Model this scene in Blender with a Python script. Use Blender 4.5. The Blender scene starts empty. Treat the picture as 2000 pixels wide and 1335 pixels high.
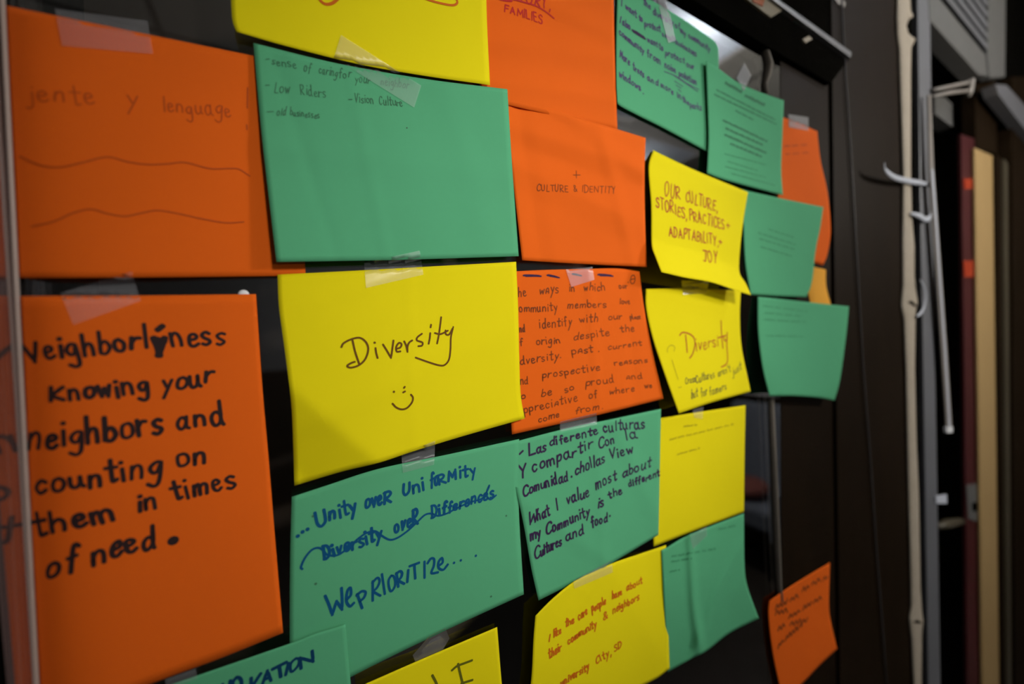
import bpy, bmesh, math, random
from mathutils import Vector, Matrix
from mathutils.bvhtree import BVHTree

S = bpy.context.scene
COL = S.collection
PI = math.pi
random.seed(7)

# ------------------------------------------------------------------ camera
# metres; the glass stands in the plane Y = 0, the room is at Y < 0, Z is up
CAM = Vector((0.0, -0.462, 1.55))
FPX = 772.97
YAW, PITCH, ROLL = math.radians(29.733), math.radians(-1.0125), math.radians(-2.0087)
FW = Vector((math.sin(YAW) * math.cos(PITCH), math.cos(YAW) * math.cos(PITCH), math.sin(PITCH)))
_r = Vector((math.cos(YAW), -math.sin(YAW), 0))
_u = _r.cross(FW)
RT = _r * math.cos(ROLL) + _u * math.sin(ROLL)
UP = -_r * math.sin(ROLL) + _u * math.cos(ROLL)
cam_data = bpy.data.cameras.new('camera')
cam = bpy.data.objects.new('camera', cam_data)
COL.objects.link(cam)
cam.matrix_world = Matrix(((RT.x, UP.x, -FW.x, CAM.x), (RT.y, UP.y, -FW.y, CAM.y), (RT.z, UP.z, -FW.z, CAM.z), (0, 0, 0, 1)))
cam_data.sensor_width = 36.0
cam_data.lens = FPX / 2000 * 36
cam_data.clip_start = 0.01
cam_data.dof.use_dof = True
cam_data.dof.focus_distance = 0.485
cam_data.dof.aperture_fstop = 1.5
S.camera = cam

# ------------------------------------------------------------------ light and exposure
S.view_settings.view_transform = 'Standard'
S.view_settings.look = 'None'
S.view_settings.gamma = 1.0
S.view_settings.use_curve_mapping = False
S.view_settings.exposure = -0.08
world = bpy.data.worlds.new('room_ambience')
S.world = world
world.use_nodes = True
world.node_tree.nodes['Background'].inputs[0].default_value = (0.85, 0.92, 1.0, 1)
world.node_tree.nodes['Background'].inputs[1].default_value = 0.03


def spot(name, loc, aim, watts, size, blend, radius, colour=(1, 0.96, 0.9)):
    d = bpy.data.lights.new(name, 'SPOT')
    d.energy = watts
    d.spot_size = math.radians(size)
    d.spot_blend = blend
    d.shadow_soft_size = radius
    d.color = colour
    o = bpy.data.objects.new(name, d)
    COL.objects.link(o)
    o.location = loc
    o.rotation_euler = (Vector(aim) - Vector(loc)).to_track_quat('-Z', 'Y').to_euler()
    return o


spot('added_key_spot', (0.60, -1.95, 2.45), (0.41, 0, 1.595), 124, 36, 1.0, 0.16)  # added key lamp without a fixture; its soft cone darkens the left edge


def point_fill(name, loc, watts, radius, colour):
    d = bpy.data.lights.new(name, 'POINT')
    d.energy = watts
    d.shadow_soft_size = radius
    d.color = colour
    o = bpy.data.objects.new(name, d)
    COL.objects.link(o)
    o.location = loc
    return o


point_fill('added_room_fill', (1.0, -3.5, 1.72), 34, 0.14, (0.93, 0.97, 1.0))  # added fill for room and ceiling, placed so a sheet hides its reflection
point_fill('added_right_fill', (2.4, -1.45, 2.34), 88, 0.14, (1.0, 0.93, 0.84))  # added fill that brightens the frames and sheets at the right


# ------------------------------------------------------------------ helpers
def ray(px, py):
    return FW + RT * ((px - 1000) / FPX) - UP * ((py - 667.5) / FPX)


def at(px, py, n=0.0):
    """point seen at a photograph position, on the plane n metres in front of the glass"""
    d = ray(px, py)
    return CAM + d * ((-n - CAM.y) / d.y)


def mirror(px, py, z):
    """the room point at height z that the glass reflects at a photograph position"""
    d = ray(px, py)
    p = CAM + d * ((z - CAM.z) / d.z)
    return Vector((p.x, -p.y, p.z))


def mat(name, rgb, rough=0.6, metal=0.0, spec=0.3, noise=0.0, scale=30.0, bump=0.0, stretch=None):
    m = bpy.data.materials.new(name)
    m.use_nodes = True
    nt = m.node_tree
    b = nt.nodes['Principled BSDF']
    b.inputs['Roughness'].default_value = rough
    b.inputs['Metallic'].default_value = metal
    b.inputs['Specular IOR Level'].default_value = spec
    b.inputs['Base Color'].default_value = (*rgb, 1)
    if noise or bump:
        tc = nt.nodes.new('ShaderNodeTexCoord')
        src = tc.outputs['Object']
        if stretch:
            mp = nt.nodes.new('ShaderNodeMapping')
            mp.inputs['Scale'].default_value = stretch
            nt.links.new(src, mp.inputs['Vector'])
            src = mp.outputs['Vector']
        nz = nt.nodes.new('ShaderNodeTexNoise')
        nz.inputs['Scale'].default_value = scale
        nz.inputs['Detail'].default_value = 4
        nt.links.new(src, nz.inputs['Vector'])
        if noise:
            mx = nt.nodes.new('ShaderNodeMix')
            mx.data_type = 'RGBA'
            mx.inputs['A'].default_value = (*[c * (1 - noise) for c in rgb], 1)
            mx.inputs['B'].default_value = (*[min(1, c * (1 + noise)) for c in rgb], 1)
            nt.links.new(nz.outputs['Fac'], mx.inputs['Factor'])
            nt.links.new(mx.outputs['Result'], b.inputs['Base Color'])
        if bump:
            bp = nt.nodes.new('ShaderNodeBump')
            bp.inputs['Strength'].default_value = bump
            bp.inputs['Distance'].default_value = 0.002
            nt.links.new(nz.outputs['Fac'], bp.inputs['Height'])
            nt.links.new(bp.outputs['Normal'], b.inputs['Normal'])
    return m


def emit(name, rgb, strength):
    m = bpy.data.materials.new(name)
    m.use_nodes = True
    nt = m.node_tree
    nt.nodes.clear()
    e = nt.nodes.new('ShaderNodeEmission')
    e.inputs[0].default_value = (*rgb, 1)
    e.inputs[1].default_value = strength
    o = nt.nodes.new('ShaderNodeOutputMaterial')
    nt.links.new(e.outputs[0], o.inputs[0])
    return m


def film(name, rgb, opacity, gloss_rough=0.15, ior=1.45, gloss=1.0):
    """a clear film or pane: fresnel reflection over transparency with a little milky diffusion"""
    m = bpy.data.materials.new(name)
    m.use_nodes = True
    nt = m.node_tree
    nt.nodes.clear()
    tr = nt.nodes.new('ShaderNodeBsdfTransparent')
    df = nt.nodes.new('ShaderNodeBsdfDiffuse')
    df.inputs[0].default_value = (*rgb, 1)
    m1 = nt.nodes.new('ShaderNodeMixShader')
    m1.inputs[0].default_value = opacity
    nt.links.new(tr.outputs[0], m1.inputs[1])
    nt.links.new(df.outputs[0], m1.inputs[2])
    gl = nt.nodes.new('ShaderNodeBsdfGlossy')
    gl.inputs['Roughness'].default_value = gloss_rough
    fr = nt.nodes.new('ShaderNodeFresnel')
    fr.inputs[0].default_value = ior
    mu = nt.nodes.new('ShaderNodeMath')
    mu.operation = 'MULTIPLY'
    mu.use_clamp = True
    mu.inputs[1].default_value = gloss
    nt.links.new(fr.outputs[0], mu.inputs[0])
    m2 = nt.nodes.new('ShaderNodeMixShader')
    nt.links.new(mu.outputs[0], m2.inputs[0])
    nt.links.new(m1.outputs[0], m2.inputs[1])
    nt.links.new(gl.outputs[0], m2.inputs[2])
    o = nt.nodes.new('ShaderNodeOutputMaterial')
    nt.links.new(m2.outputs[0], o.inputs[0])
    return m


def mesh_obj(name, verts, faces, m, parent=None, smooth=False):
    me = bpy.data.meshes.new(name)
    me.from_pydata([tuple(v) for v in verts], [], faces)
    me.validate()
    bm = bmesh.new()
    bm.from_mesh(me)
    bmesh.ops.recalc_face_normals(bm, faces=bm.faces)
    bm.to_mesh(me)
    bm.free()
    o = bpy.data.objects.new(name, me)
    COL.objects.link(o)
    if m:
        me.materials.append(m)
    if smooth:
        for p in me.polygons:
            p.use_smooth = True
    if parent:
        o.parent = parent
    return o


def tag(o, label, cat, group=None):
    o['label'] = label
    o['category'] = cat
    if group:
        o['group'] = group
    return o


def struct(o):
    o['kind'] = 'structure'
    return o


def empty(name, loc=(0, 0, 0)):
    o = bpy.data.objects.new(name, None)
    COL.objects.link(o)
    o.empty_display_size = 0.02
    return o


class MB:
    """collects shapes into one mesh"""
    def __init__(s):
        s.v, s.f = [], []

    def prism(s, pts, off):
        """a planar outline and its copy shifted by off, closed all round"""
        b = len(s.v)
        k = len(pts)
        s.v += [Vector(p) for p in pts] + [Vector(p) + Vector(off) for p in pts]
        s.f.append(tuple(b + i for i in range(k)))
        s.f.append(tuple(b + k + i for i in reversed(range(k))))
        for i in range(k):
            j = (i + 1) % k
            s.f.append((b + i, b + j, b + k + j, b + k + i))
        return s

    def slab(s, pix, n, thick):
        """outline in photograph positions on the plane n in front of the glass, thick deep away from the viewer"""
        return s.prism([at(x, y, n) for x, y in pix], (0, thick, 0))

    def box(s, a, b):
        x0, y0, z0 = [min(p, q) for p, q in zip(a, b)]
        x1, y1, z1 = [max(p, q) for p, q in zip(a, b)]
        return s.prism([(x0, y0, z0), (x1, y0, z0), (x1, y0, z1), (x0, y0, z1)], (0, y1 - y0, 0))

    def tube(s, pts, rad, sides=10):
        pts = [Vector(p) for p in pts]
        rad = rad if isinstance(rad, (list, tuple)) else [rad] * len(pts)
        b0 = len(s.v)
        k = sides
        t0 = (pts[1] - pts[0]).normalized()
        a = t0.orthogonal().normalized()
        for i, p in enumerate(pts):
            t = (pts[min(i + 1, len(pts) - 1)] - pts[max(i - 1, 0)]).normalized()
            a = (a - t * a.dot(t)).normalized()
            c = t.cross(a)
            for j in range(k):
                w = 2 * PI * j / k
                s.v.append(p + (a * math.cos(w) + c * math.sin(w)) * rad[i])
        for i in range(len(pts) - 1):
            for j in range(k):
                q = (j + 1) % k
                s.f.append((b0 + i * k + j, b0 + i * k + q, b0 + (i + 1) * k + q, b0 + (i + 1) * k + j))
        s.f.append(tuple(b0 + j for j in range(k)))
        e = b0 + (len(pts) - 1) * k
        s.f.append(tuple(e + j for j in reversed(range(k))))
        return s

    def lathe(s, centre, axis, prof, sides=24):
        """prof: (radius, distance along the axis)"""
        axis = Vector(axis).normalized()
        a = axis.orthogonal().normalized()
        c = axis.cross(a)
        b0 = len(s.v)
        for r, h in prof:
            for j in range(sides):
                w = 2 * PI * j / sides
                s.v.append(Vector(centre) + axis * h + (a * math.cos(w) + c * math.sin(w)) * max(r, 1e-5))
        for i in range(len(prof) - 1):
            for j in range(sides):
                q = (j + 1) % sides
                s.f.append((b0 + i * sides + j, b0 + i * sides + q, b0 + (i + 1) * sides + q, b0 + (i + 1) * sides + j))
        return s

    def build(s, name, m, parent=None, smooth=False, bevel=0.0):
        o = mesh_obj(name, s.v, s.f, m, parent, smooth)
        if bevel:
            md = o.modifiers.new('edge', 'BEVEL')
            md.width = bevel
            md.segments = 2
            md.limit_method = 'ANGLE'
        return o


def catmull(pts, k=5):
    """smooth a 2-D or 3-D polyline; repeated points keep a corner sharp"""
    runs, cur = [], [pts[0]]
    for p in pts[1:]:
        if p == cur[-1]:
            runs.append(cur)
            cur = [p]
        else:
            cur.append(p)
    runs.append(cur)
    out = []
    for r in runs:
        if len(r) < 3:
            seg = list(r)
            if len(r) == 2:
                seg = [tuple(a + (b - a) * t / k for a, b in zip(r[0], r[1])) for t in range(k + 1)]
        else:
            e = [tuple(2 * a - b for a, b in zip(r[0], r[1]))] + list(r) + [tuple(2 * a - b for a, b in zip(r[-1], r[-2]))]
            seg = []
            for i in range(1, len(e) - 2):
                p0, p1, p2, p3 = e[i - 1:i + 3]
                for t in range(k):
                    u = t / k
                    seg.append(tuple(0.5 * (2 * b + (c - a) * u + (2 * a - 5 * b + 4 * c - d) * u * u + (3 * b - a - 3 * c + d) * u ** 3)
                                     for a, b, c, d in zip(p0, p1, p2, p3)))
            seg.append(tuple(r[-1]))
        out += seg if not out else seg[1:]
    return out


# ------------------------------------------------------------------ materials
PAPER = {
    'orange': mat('orange_paper', (0.78, 0.125, 0.007), 0.85, spec=0.12, noise=0.03, scale=9, bump=0.06),
    'yellow': mat('yellow_paper', (0.80, 0.68, 0.004), 0.85, spec=0.12, noise=0.03, scale=9, bump=0.06),
    'green': mat('green_paper', (0.095, 0.40, 0.20), 0.85, spec=0.12, noise=0.03, scale=9, bump=0.06),
    'amber': mat('amber_paper', (0.85, 0.40, 0.045), 0.85, spec=0.12, noise=0.03, scale=9),
}
INK = {}


def ink(name, rgb):
    INK[name] = mat(name + '_ink', rgb, 0.7, spec=0.2)


ink('black_marker', (0.025, 0.012, 0.012))
ink('blue_marker', (0.0, 0.075, 0.20))
ink('navy_marker', (0.0, 0.04, 0.11))
ink('purple_marker', (0.035, 0.012, 0.06))
ink('violet_pen', (0.075, 0.05, 0.15))
ink('brown_marker', (0.13, 0.05, 0.0))
ink('brown_pen', (0.16, 0.035, 0.006))
ink('red_marker', (0.48, 0.015, 0.015))
ink('red_pen', (0.42, 0.035, 0.015))
ink('orange_marker', (0.6, 0.13, 0.004))
ink('olive_marker', (0.12, 0.12, 0.005))
ink('grey_pencil', (0.05, 0.17, 0.09))
ink('rust_pencil', (0.46, 0.062, 0.004))
ink('faint_green', (0.045, 0.24, 0.11))
ink('print_green', (0.03, 0.16, 0.08))
ink('faint_olive', (0.42, 0.34, 0.006))
ink('dark_pen', (0.05, 0.05, 0.04))
ink('faint_orange', (0.42, 0.05, 0.004))

M_GLASS = film('window_glass', (0.5, 0.5, 0.5), 0.0, 0.0, 1.5, 1.9)
M_TAPE = film('clear_tape', (0.85, 0.86, 0.92), 0.11, 0.3, 1.45, 0.6)
M_TAPE2 = film('frosted_tape', (0.86, 0.88, 0.92), 0.20, 0.3, 1.45, 1.0)
M_TAPE3 = film('faint_tape', (0.85, 0.85, 0.9), 0.05, 0.22, 1.45, 0.8)
M_BROWN = mat('dark_bronze_metal', (0.0115, 0.0064, 0.0026), 0.55, 0.0, 0.06, noise=0.35, scale=14, stretch=(1, 1, 0.15))
M_BLACK = mat('black_metal', (0.004, 0.0037, 0.003), 0.8, 0.0, 0.0, noise=0.3, scale=20)
M_ALU = mat('grey_aluminium', (0.17, 0.175, 0.19), 0.45, 0.3, 0.5, noise=0.1, scale=60, stretch=(1, 1, 0.05))
M_ALUD = mat('dull_grey_aluminium', (0.13, 0.13, 0.125), 0.5, 0.2, 0.4, noise=0.15, scale=25)
M_CREAM = mat('cream_caulk', (0.37, 0.32, 0.25), 0.7, 0, 0.3, noise=0.12, scale=40, bump=0.2)
M_PEEL = mat('peeling_white_film', (0.52, 0.55, 0.62), 0.5, 0, 0.4)
M_STRIP = mat('grey_weatherstrip', (0.26, 0.235, 0.21), 0.45, 0, 0.5, noise=0.1, scale=50)
M_WOOD = mat('yellow_timber', (0.36, 0.24, 0.10), 0.6, 0, 0.3, noise=0.14, scale=18, stretch=(3, 3, 0.25))
M_RED = mat('dark_red_paint', (0.055, 0.008, 0.010), 0.4, 0, 0.5)
M_ORANGE = mat('orange_sticker', (0.32, 0.03, 0.005), 0.6)
M_DARK = mat('dark_interior', (0.02, 0.016, 0.012), 0.9, 0, 0.05, noise=0.4, scale=6)
M_OLIVE = mat('olive_brown_wood', (0.06, 0.05, 0.03), 0.5, 0, 0.4, noise=0.2, scale=20, stretch=(2, 2, 0.2))
M_CEIL = mat('grey_ceiling_tile', (0.36, 0.36, 0.34), 0.9, 0, 0.1, noise=0.08, scale=6)
M_GRID = mat('dark_ceiling_grid', (0.10, 0.10, 0.10), 0.6)
M_WALLUP = mat('grey_wall_paint', (0.30, 0.30, 0.31), 0.9, 0, 0.1, noise=0.1, scale=2)
M_WALLLO = mat('dark_wainscot', (0.06, 0.045, 0.032), 0.6, 0, 0.2, noise=0.3, scale=5)
M_FLOOR = mat('dark_floor', (0.05, 0.042, 0.035), 0.5, 0, 0.3, noise=0.3, scale=4)
M_WHITE = mat('white_enamel', (0.75, 0.76, 0.78), 0.5)
M_BULB = emit('lit_tube', (0.95, 0.98, 1.0), 45)
M_DIFF = bpy.data.materials.new('milky_diffuser')
M_DIFF.use_nodes = True
_nt = M_DIFF.node_tree
_tl = _nt.nodes.new('ShaderNodeBsdfTranslucent')
_tl.inputs[0].default_value = (0.8, 0.82, 0.85, 1)
_nt.links.new(_tl.outputs[0], _nt.nodes['Material Output'].inputs[0])
M_CARD = mat('cream_label_card', (0.22, 0.19, 0.13), 0.7)
M_PANE = film('edge_glass', (0.6, 0.38, 0.36), 0.2, 0.04, 1.5, 3.2)  # pink diffuse share paints in the paler, hazy look of its reflections

# ------------------------------------------------------------------ the setting
H = 3.4
FZ = -0.35
struct(MB().box((-3.2, -4.6, FZ - 0.05), (4.4, 0.9, FZ)).build('floor', M_FLOOR))
struct(MB().box((-3.2, -4.6, H), (4.4, 0.9, H + 0.05)).build('ceiling', M_CEIL))
w = MB().box((-3.2, -4.65, FZ), (4.4, -4.6, 1.25))
struct(w.build('wall_back', M_WALLLO))
struct(MB().box((-3.2, -4.65, 1.25), (4.4, -4.6, H)).build('trim_1', M_WALLUP))
struct(MB().box((-3.25, -4.6, FZ), (-3.2, 0.9, H)).build('wall_left', M_WALLUP))
struct(MB().box((4.4, -4.6, FZ), (4.45, 0.9, H)).build('wall_right', M_WALLLO))
struct(MB().box((-3.2, 0.85, FZ), (4.4, 0.9, H)).build('wall_front', M_DARK))
g = MB()
for i in range(13):
    x = -3.0 + 0.6096 * i
    g.box((x - 0.012, -4.6, H - 0.006), (x + 0.012, -0.05, H))
for i in range(8):
    y = -4.4 + 0.6096 * i
    g.box((-3.2, y - 0.012, H - 0.0065), (4.4, y + 0.012, H))
struct(g.build('trim_2', M_GRID))

# the glass the sheets are taped to, with its frame
JX = at(38, 667).x                      # where the perpendicular pane meets the glass
XR = at(1634, 667).x                    # right end of the glass
ZT = at(1480, 79, 0).z                  # underside of the black header
ZB = 0.35
struct(MB().box((JX, 0, ZB), (XR, 0.006, ZT + 0.02)).build('window_1', M_GLASS))
struct(MB().box((JX, 0.16, ZB), (XR, 0.17, ZT + 0.3)).build('trim_24', mat('brown_backing_board', (0.075, 0.055, 0.04), 0.8, noise=0.25, scale=5)))
struct(MB().box((JX - 0.05, 0.0, FZ), (XR, 0.05, ZB)).build('trim_3', M_BROWN))

# black header with an aluminium rail above the glass
hd = MB().slab([(1100, -155), (1355, 0), (1480, 79), (1622, 163), (1660, 113), (1505, 0), (1380, -92), (1250, -187)], 0.012, 0.06)
struct(hd.build('trim_4', M_BLACK))
rail = MB().slab([(1370, -104), (1500, -8), (1662, 112), (1664, 102), (1515, -6), (1385, -104)], 0.022, 0.012)
struct(rail.build('trim_5', M_ALU, bevel=0.001))
struct(MB().slab([(1505, -8), (1663, 110), (1664, -60), (1420, -120)], 0.004, 0.03).build('trim_6', M_BLACK))

# dark bronze panel right of the papers, seen behind the glass, and the post
struct(MB().slab([(1524, 60), (1622, 130), (1643, 1400), (1532, 1640), (1527, 1165)], 0.0008, 0.02).build('trim_7', M_BROWN))
struct(MB().slab([(1622, -120), (1754, -120), (1787, 1480), (1645, 1640)], 0.008, 0.06).build('trim_8', M_BROWN, bevel=0.003))
# grey upright of the next frame, its head band and the recess of the doorway
struct(MB().slab([(1790, -160), (1814, -160), (1826, 667), (1842, 1640), (1819, 1640), (1800, 500)], 0.012, 0.05).build('trim_9', M_ALU, bevel=0.002))
struct(MB().slab([(1812, -45), (1816, 39), (1912, 146), (1930, 148), (1929, 112), (1838, 0), (1814, -30)], 0.014, 0.05).build('trim_10', M_ALUD, bevel=0.002))
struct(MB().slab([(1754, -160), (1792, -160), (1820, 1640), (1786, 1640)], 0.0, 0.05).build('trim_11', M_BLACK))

# louvred grille over the doorway
gr = empty('louvred_grille')
MB().slab([(1838, -3), (1928, 110), (1934, 150), (1963, 148), (1965, -160), (1780, -160)], 0.010, 0.03).build('backing', M_BLACK, gr)
for i in range(7):
    # slats run along the wall towards the far right, stacked upwards
    a0 = at(1846, 2, 0.018) + Vector((0, 0, 0.014 + 0.044 * i))
    b0 = at(1929, 104, 0.018) + Vector((0, 0, 0.014 + 0.044 * i))
    MB().prism([a0, b0, b0 + Vector((0, -0.002, 0.019)), a0 + Vector((0, -0.002, 0.019))], (0, 0.005, 0)).build('slat', M_ALU, gr)
MB().slab([(1929, 108), (1934, 152), (1963, 150), (1966, -160), (1934, -160)], 0.020, 0.03).build('end_frame', M_ALUD, gr, bevel=0.002)
tag(gr, 'grey metal louvred grille above the doorway in the top right corner', 'grille')

# rails and wood beyond the doorway
struct(MB().slab([(1826, 186), (1846, 190), (1942, 282), (1946, 306), (1888, 268), (1826, 222)], -0.10, 0.05).build('trim_12', M_ALUD))
struct(MB().slab([(1944, 164), (1966, 166), (2080, 292), (2080, 350), (2000, 250), (1950, 184)], 0.03, 0.04).build('trim_13', M_ALU))
struct(MB().slab([(1904, 148), (1944, 150), (1948, 300), (1906, 290)], -0.03, 0.04).build('trim_14', M_BROWN))
struct(MB().slab([(1905, 288), (1945, 306), (1954, 800), (1963, 1640), (1925, 1640), (1911, 700)], -0.02, 0.012).build('trim_15', M_WOOD, bevel=0.004))
DOOR = struct(MB().slab([(1877, 262), (1906, 272), (1914, 700), (1926, 1640), (1893, 1640), (1883, 700)], -0.034, 0.010).build('door_1', M_RED))
struct(MB().slab([(1945, 300), (1978, 330), (1986, 1640), (1962, 1640)], -0.01, 0.05).build('trim_17', M_BROWN))
struct(MB().slab([(1961, 310), (1968, 318), (1978, 1640), (1970, 1640)], -0.002, 0.02).build('trim_18', M_OLIVE))
struct(MB().slab([(1976, 150), (2120, 150), (2120, 1640), (1985, 1640)], 0.0, 0.06).build('trim_19', M_BROWN))
struct(MB().slab([(1963, -160), (2120, -160), (2120, 330), (1945, 150)], -0.04, 0.05).build('trim_20', M_BLACK))


# ------------------------------------------------------------------ stroke alphabet (x-height 10, baseline 0)
GLYPHS = {
    'a': (11, "8,8 5,10 2,8 1,4 3,0 6,1 8,5 8.5,10.5 8.5,10.5 8.2,2 10.8,0"),
    'b': (9, "1,18 1,1 1,1 1,6 4,10 7,8 8,4 5,0 1,1"),
    'c': (9, "8,8 5,10 2,8 1,4 3,0 6,0 8,2"),
    'd': (10, "8,8 5,10 2,8 1,4 3,0 6,1 8,5 8,18 8,18 8,4 9.5,0"),
    'e': (9, "1,5 6,6 7,8 5,10 2,9 1,5 2,1 5,0 8,2"),
    'f': (8, "8,16 6,18 4,16 4,8 4,-1;1,9 7,10"),
    'g': (10, "8,9 5,10 2,8 1,5 3,2 6,3 8,9 8,9 8,0 7,-6 4,-8 0,-6"),
    'h': (10, "1,18 1,0 1,0 1,6 4,10 7,9 8,5 8,0"),
    'i': (4, "2,10 2,0;2,15"),
    'j': (5, "4,10 4,-4 2,-8 -1,-7;4,15"),
    'k': (9, "1,18 1,0;7,10 1,4 1,4 8,0"),
    'l': (4, "2,18 2,0"),
    'm': (14, "1,10 1,0 1,0 1,6 4,10 6,8 6,0 6,0 6,6 9,10 12,8 12,0"),
    'n': (10, "1,10 1,0 1,0 1,6 4,10 7,9 8,5 8,0"),
    'o': (10, "5,10 2,9 1,5 2,1 5,0 8,2 8.5,6 7,9 5,10"),
    'p': (9, "1,10 1,-8 1,-8 1,6 4,10 7,9 8,5 6,1 1,1"),
    'r': (8, "1,10 1,0 1,0 1,5 4,9 7.5,9"),
    's': (8, "7,9 4,10 1,8 3,5.5 6,4 7,2 4,0 1,1"),
    't': (8, "4,17 4,2 5,0 7.5,1;0,11 8,11"),
    'u': (10, "1,10 1,3 3,0 6,1 8,5 8,10 8,10 8,3 9.5,0"),
    'v': (9, "1,10 4,0 4,0 8,10"),
    'w': (12, "1,10 3,0 3,0 6,8 6,8 8,0 8,0 11,10"),
    'x': (9, "1,10 8,0;8,10 1,0"),
    'y': (9, "1,10 4,3;8,10 5,2 1,-8"),
    'z': (9, "1,10 8,10 8,10 1,0 1,0 8,0"),
    'A': (12, "1,0 5,17 5,17 10,0;2.5,6 8.5,6"),
    'B': (10, "1,17 1,0;1,17 6,17 8,13 5,9 1,9 1,9 7,8 9,4 6,0 1,0"),
    'C': (11, "10,14 7,17 3,15 1,8 3,1 7,0 10,3"),
    'D': (11, "1,17 1,0;0,17 6,16 10,10 8,3 4,0 0,0"),
    'E': (9, "8,17 1,17 1,17 1,0 1,0 8,0;1,9 7,9"),
    'F': (9, "8,17 1,17 1,17 1,0;1,9 7,9"),
    'H': (11, "1,17 1,0;9,17 9,0;1,9 9,9"),
    'I': (4, "2,17 2,0"),
    'J': (10, "0,17 10,17;7,17 7,4 5,0 1,1"),
    'K': (11, "1,16 1,0;9,15 1,6 1,6 10,0"),
    'L': (9, "1,17 1,0 1,0 8,0"),
    'M': (14, "1,0 2,17 2,17 7,5 7,5 11,17 11,17 12,0"),
    'N': (12, "1,0 1,17 1,17 10,0 10,0 10,17"),
    'O': (12, "6,17 2,14 1,8 3,1 6,0 10,4 11,10 9,15 6,17"),
    'P': (10, "1,17 1,0;0,16 6,17 9,13 6,9 1,8"),
    'R': (11, "1,17 1,0;0,16 6,17 9,13 6,9 1,8 1,8 10,0"),
    'S': (10, "9,15 5,17 1,13 4,9.5 8,7 8,2 4,0 0,2"),
    'T': (10, "0,17 10,17;5,17 5,0"),
    'U': (11, "1,17 1,5 4,0 8,3 9,8 9,17"),
    'V': (11, "1,17 5,0 5,0 10,17"),
    'W': (15, "1,17 4,0 4,0 8,12 8,12 11,0 11,0 14,17"),
    'Y': (10, "1,17 5,9;9,17 5,8 4,0"),
    'Z': (10, "1,14 4,17 8,15 6,8 1,0 1,0 9,1"),
    '&': (11, "10,0 2,12 3,17 6,15 5,11 1,4 3,0 7,2 9,7"),
    '+': (9, "4,12 4,3;0,8 8,8"),
    '-': (8, "0,6 7,6"),
    '.': (4, "2,0"),
    ',': (4, "2.5,1 1,-3"),
    "'": (4, "2,18 1.5,14"),
    '!': (4, "2,17 2,5;2,0"),
    ' ': (6, ""),
    '@': (9, "1,0 2,7 5,10 7.5,7 8,0;2,3.5 7.5,3.5"),
}
PARSED = {}
for ch, (wd, st) in GLYPHS.items():
    PARSED[ch] = (wd, [[tuple(float(q) for q in p.split(',')) for p in s.split()] for s in st.split(';') if s])


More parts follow.
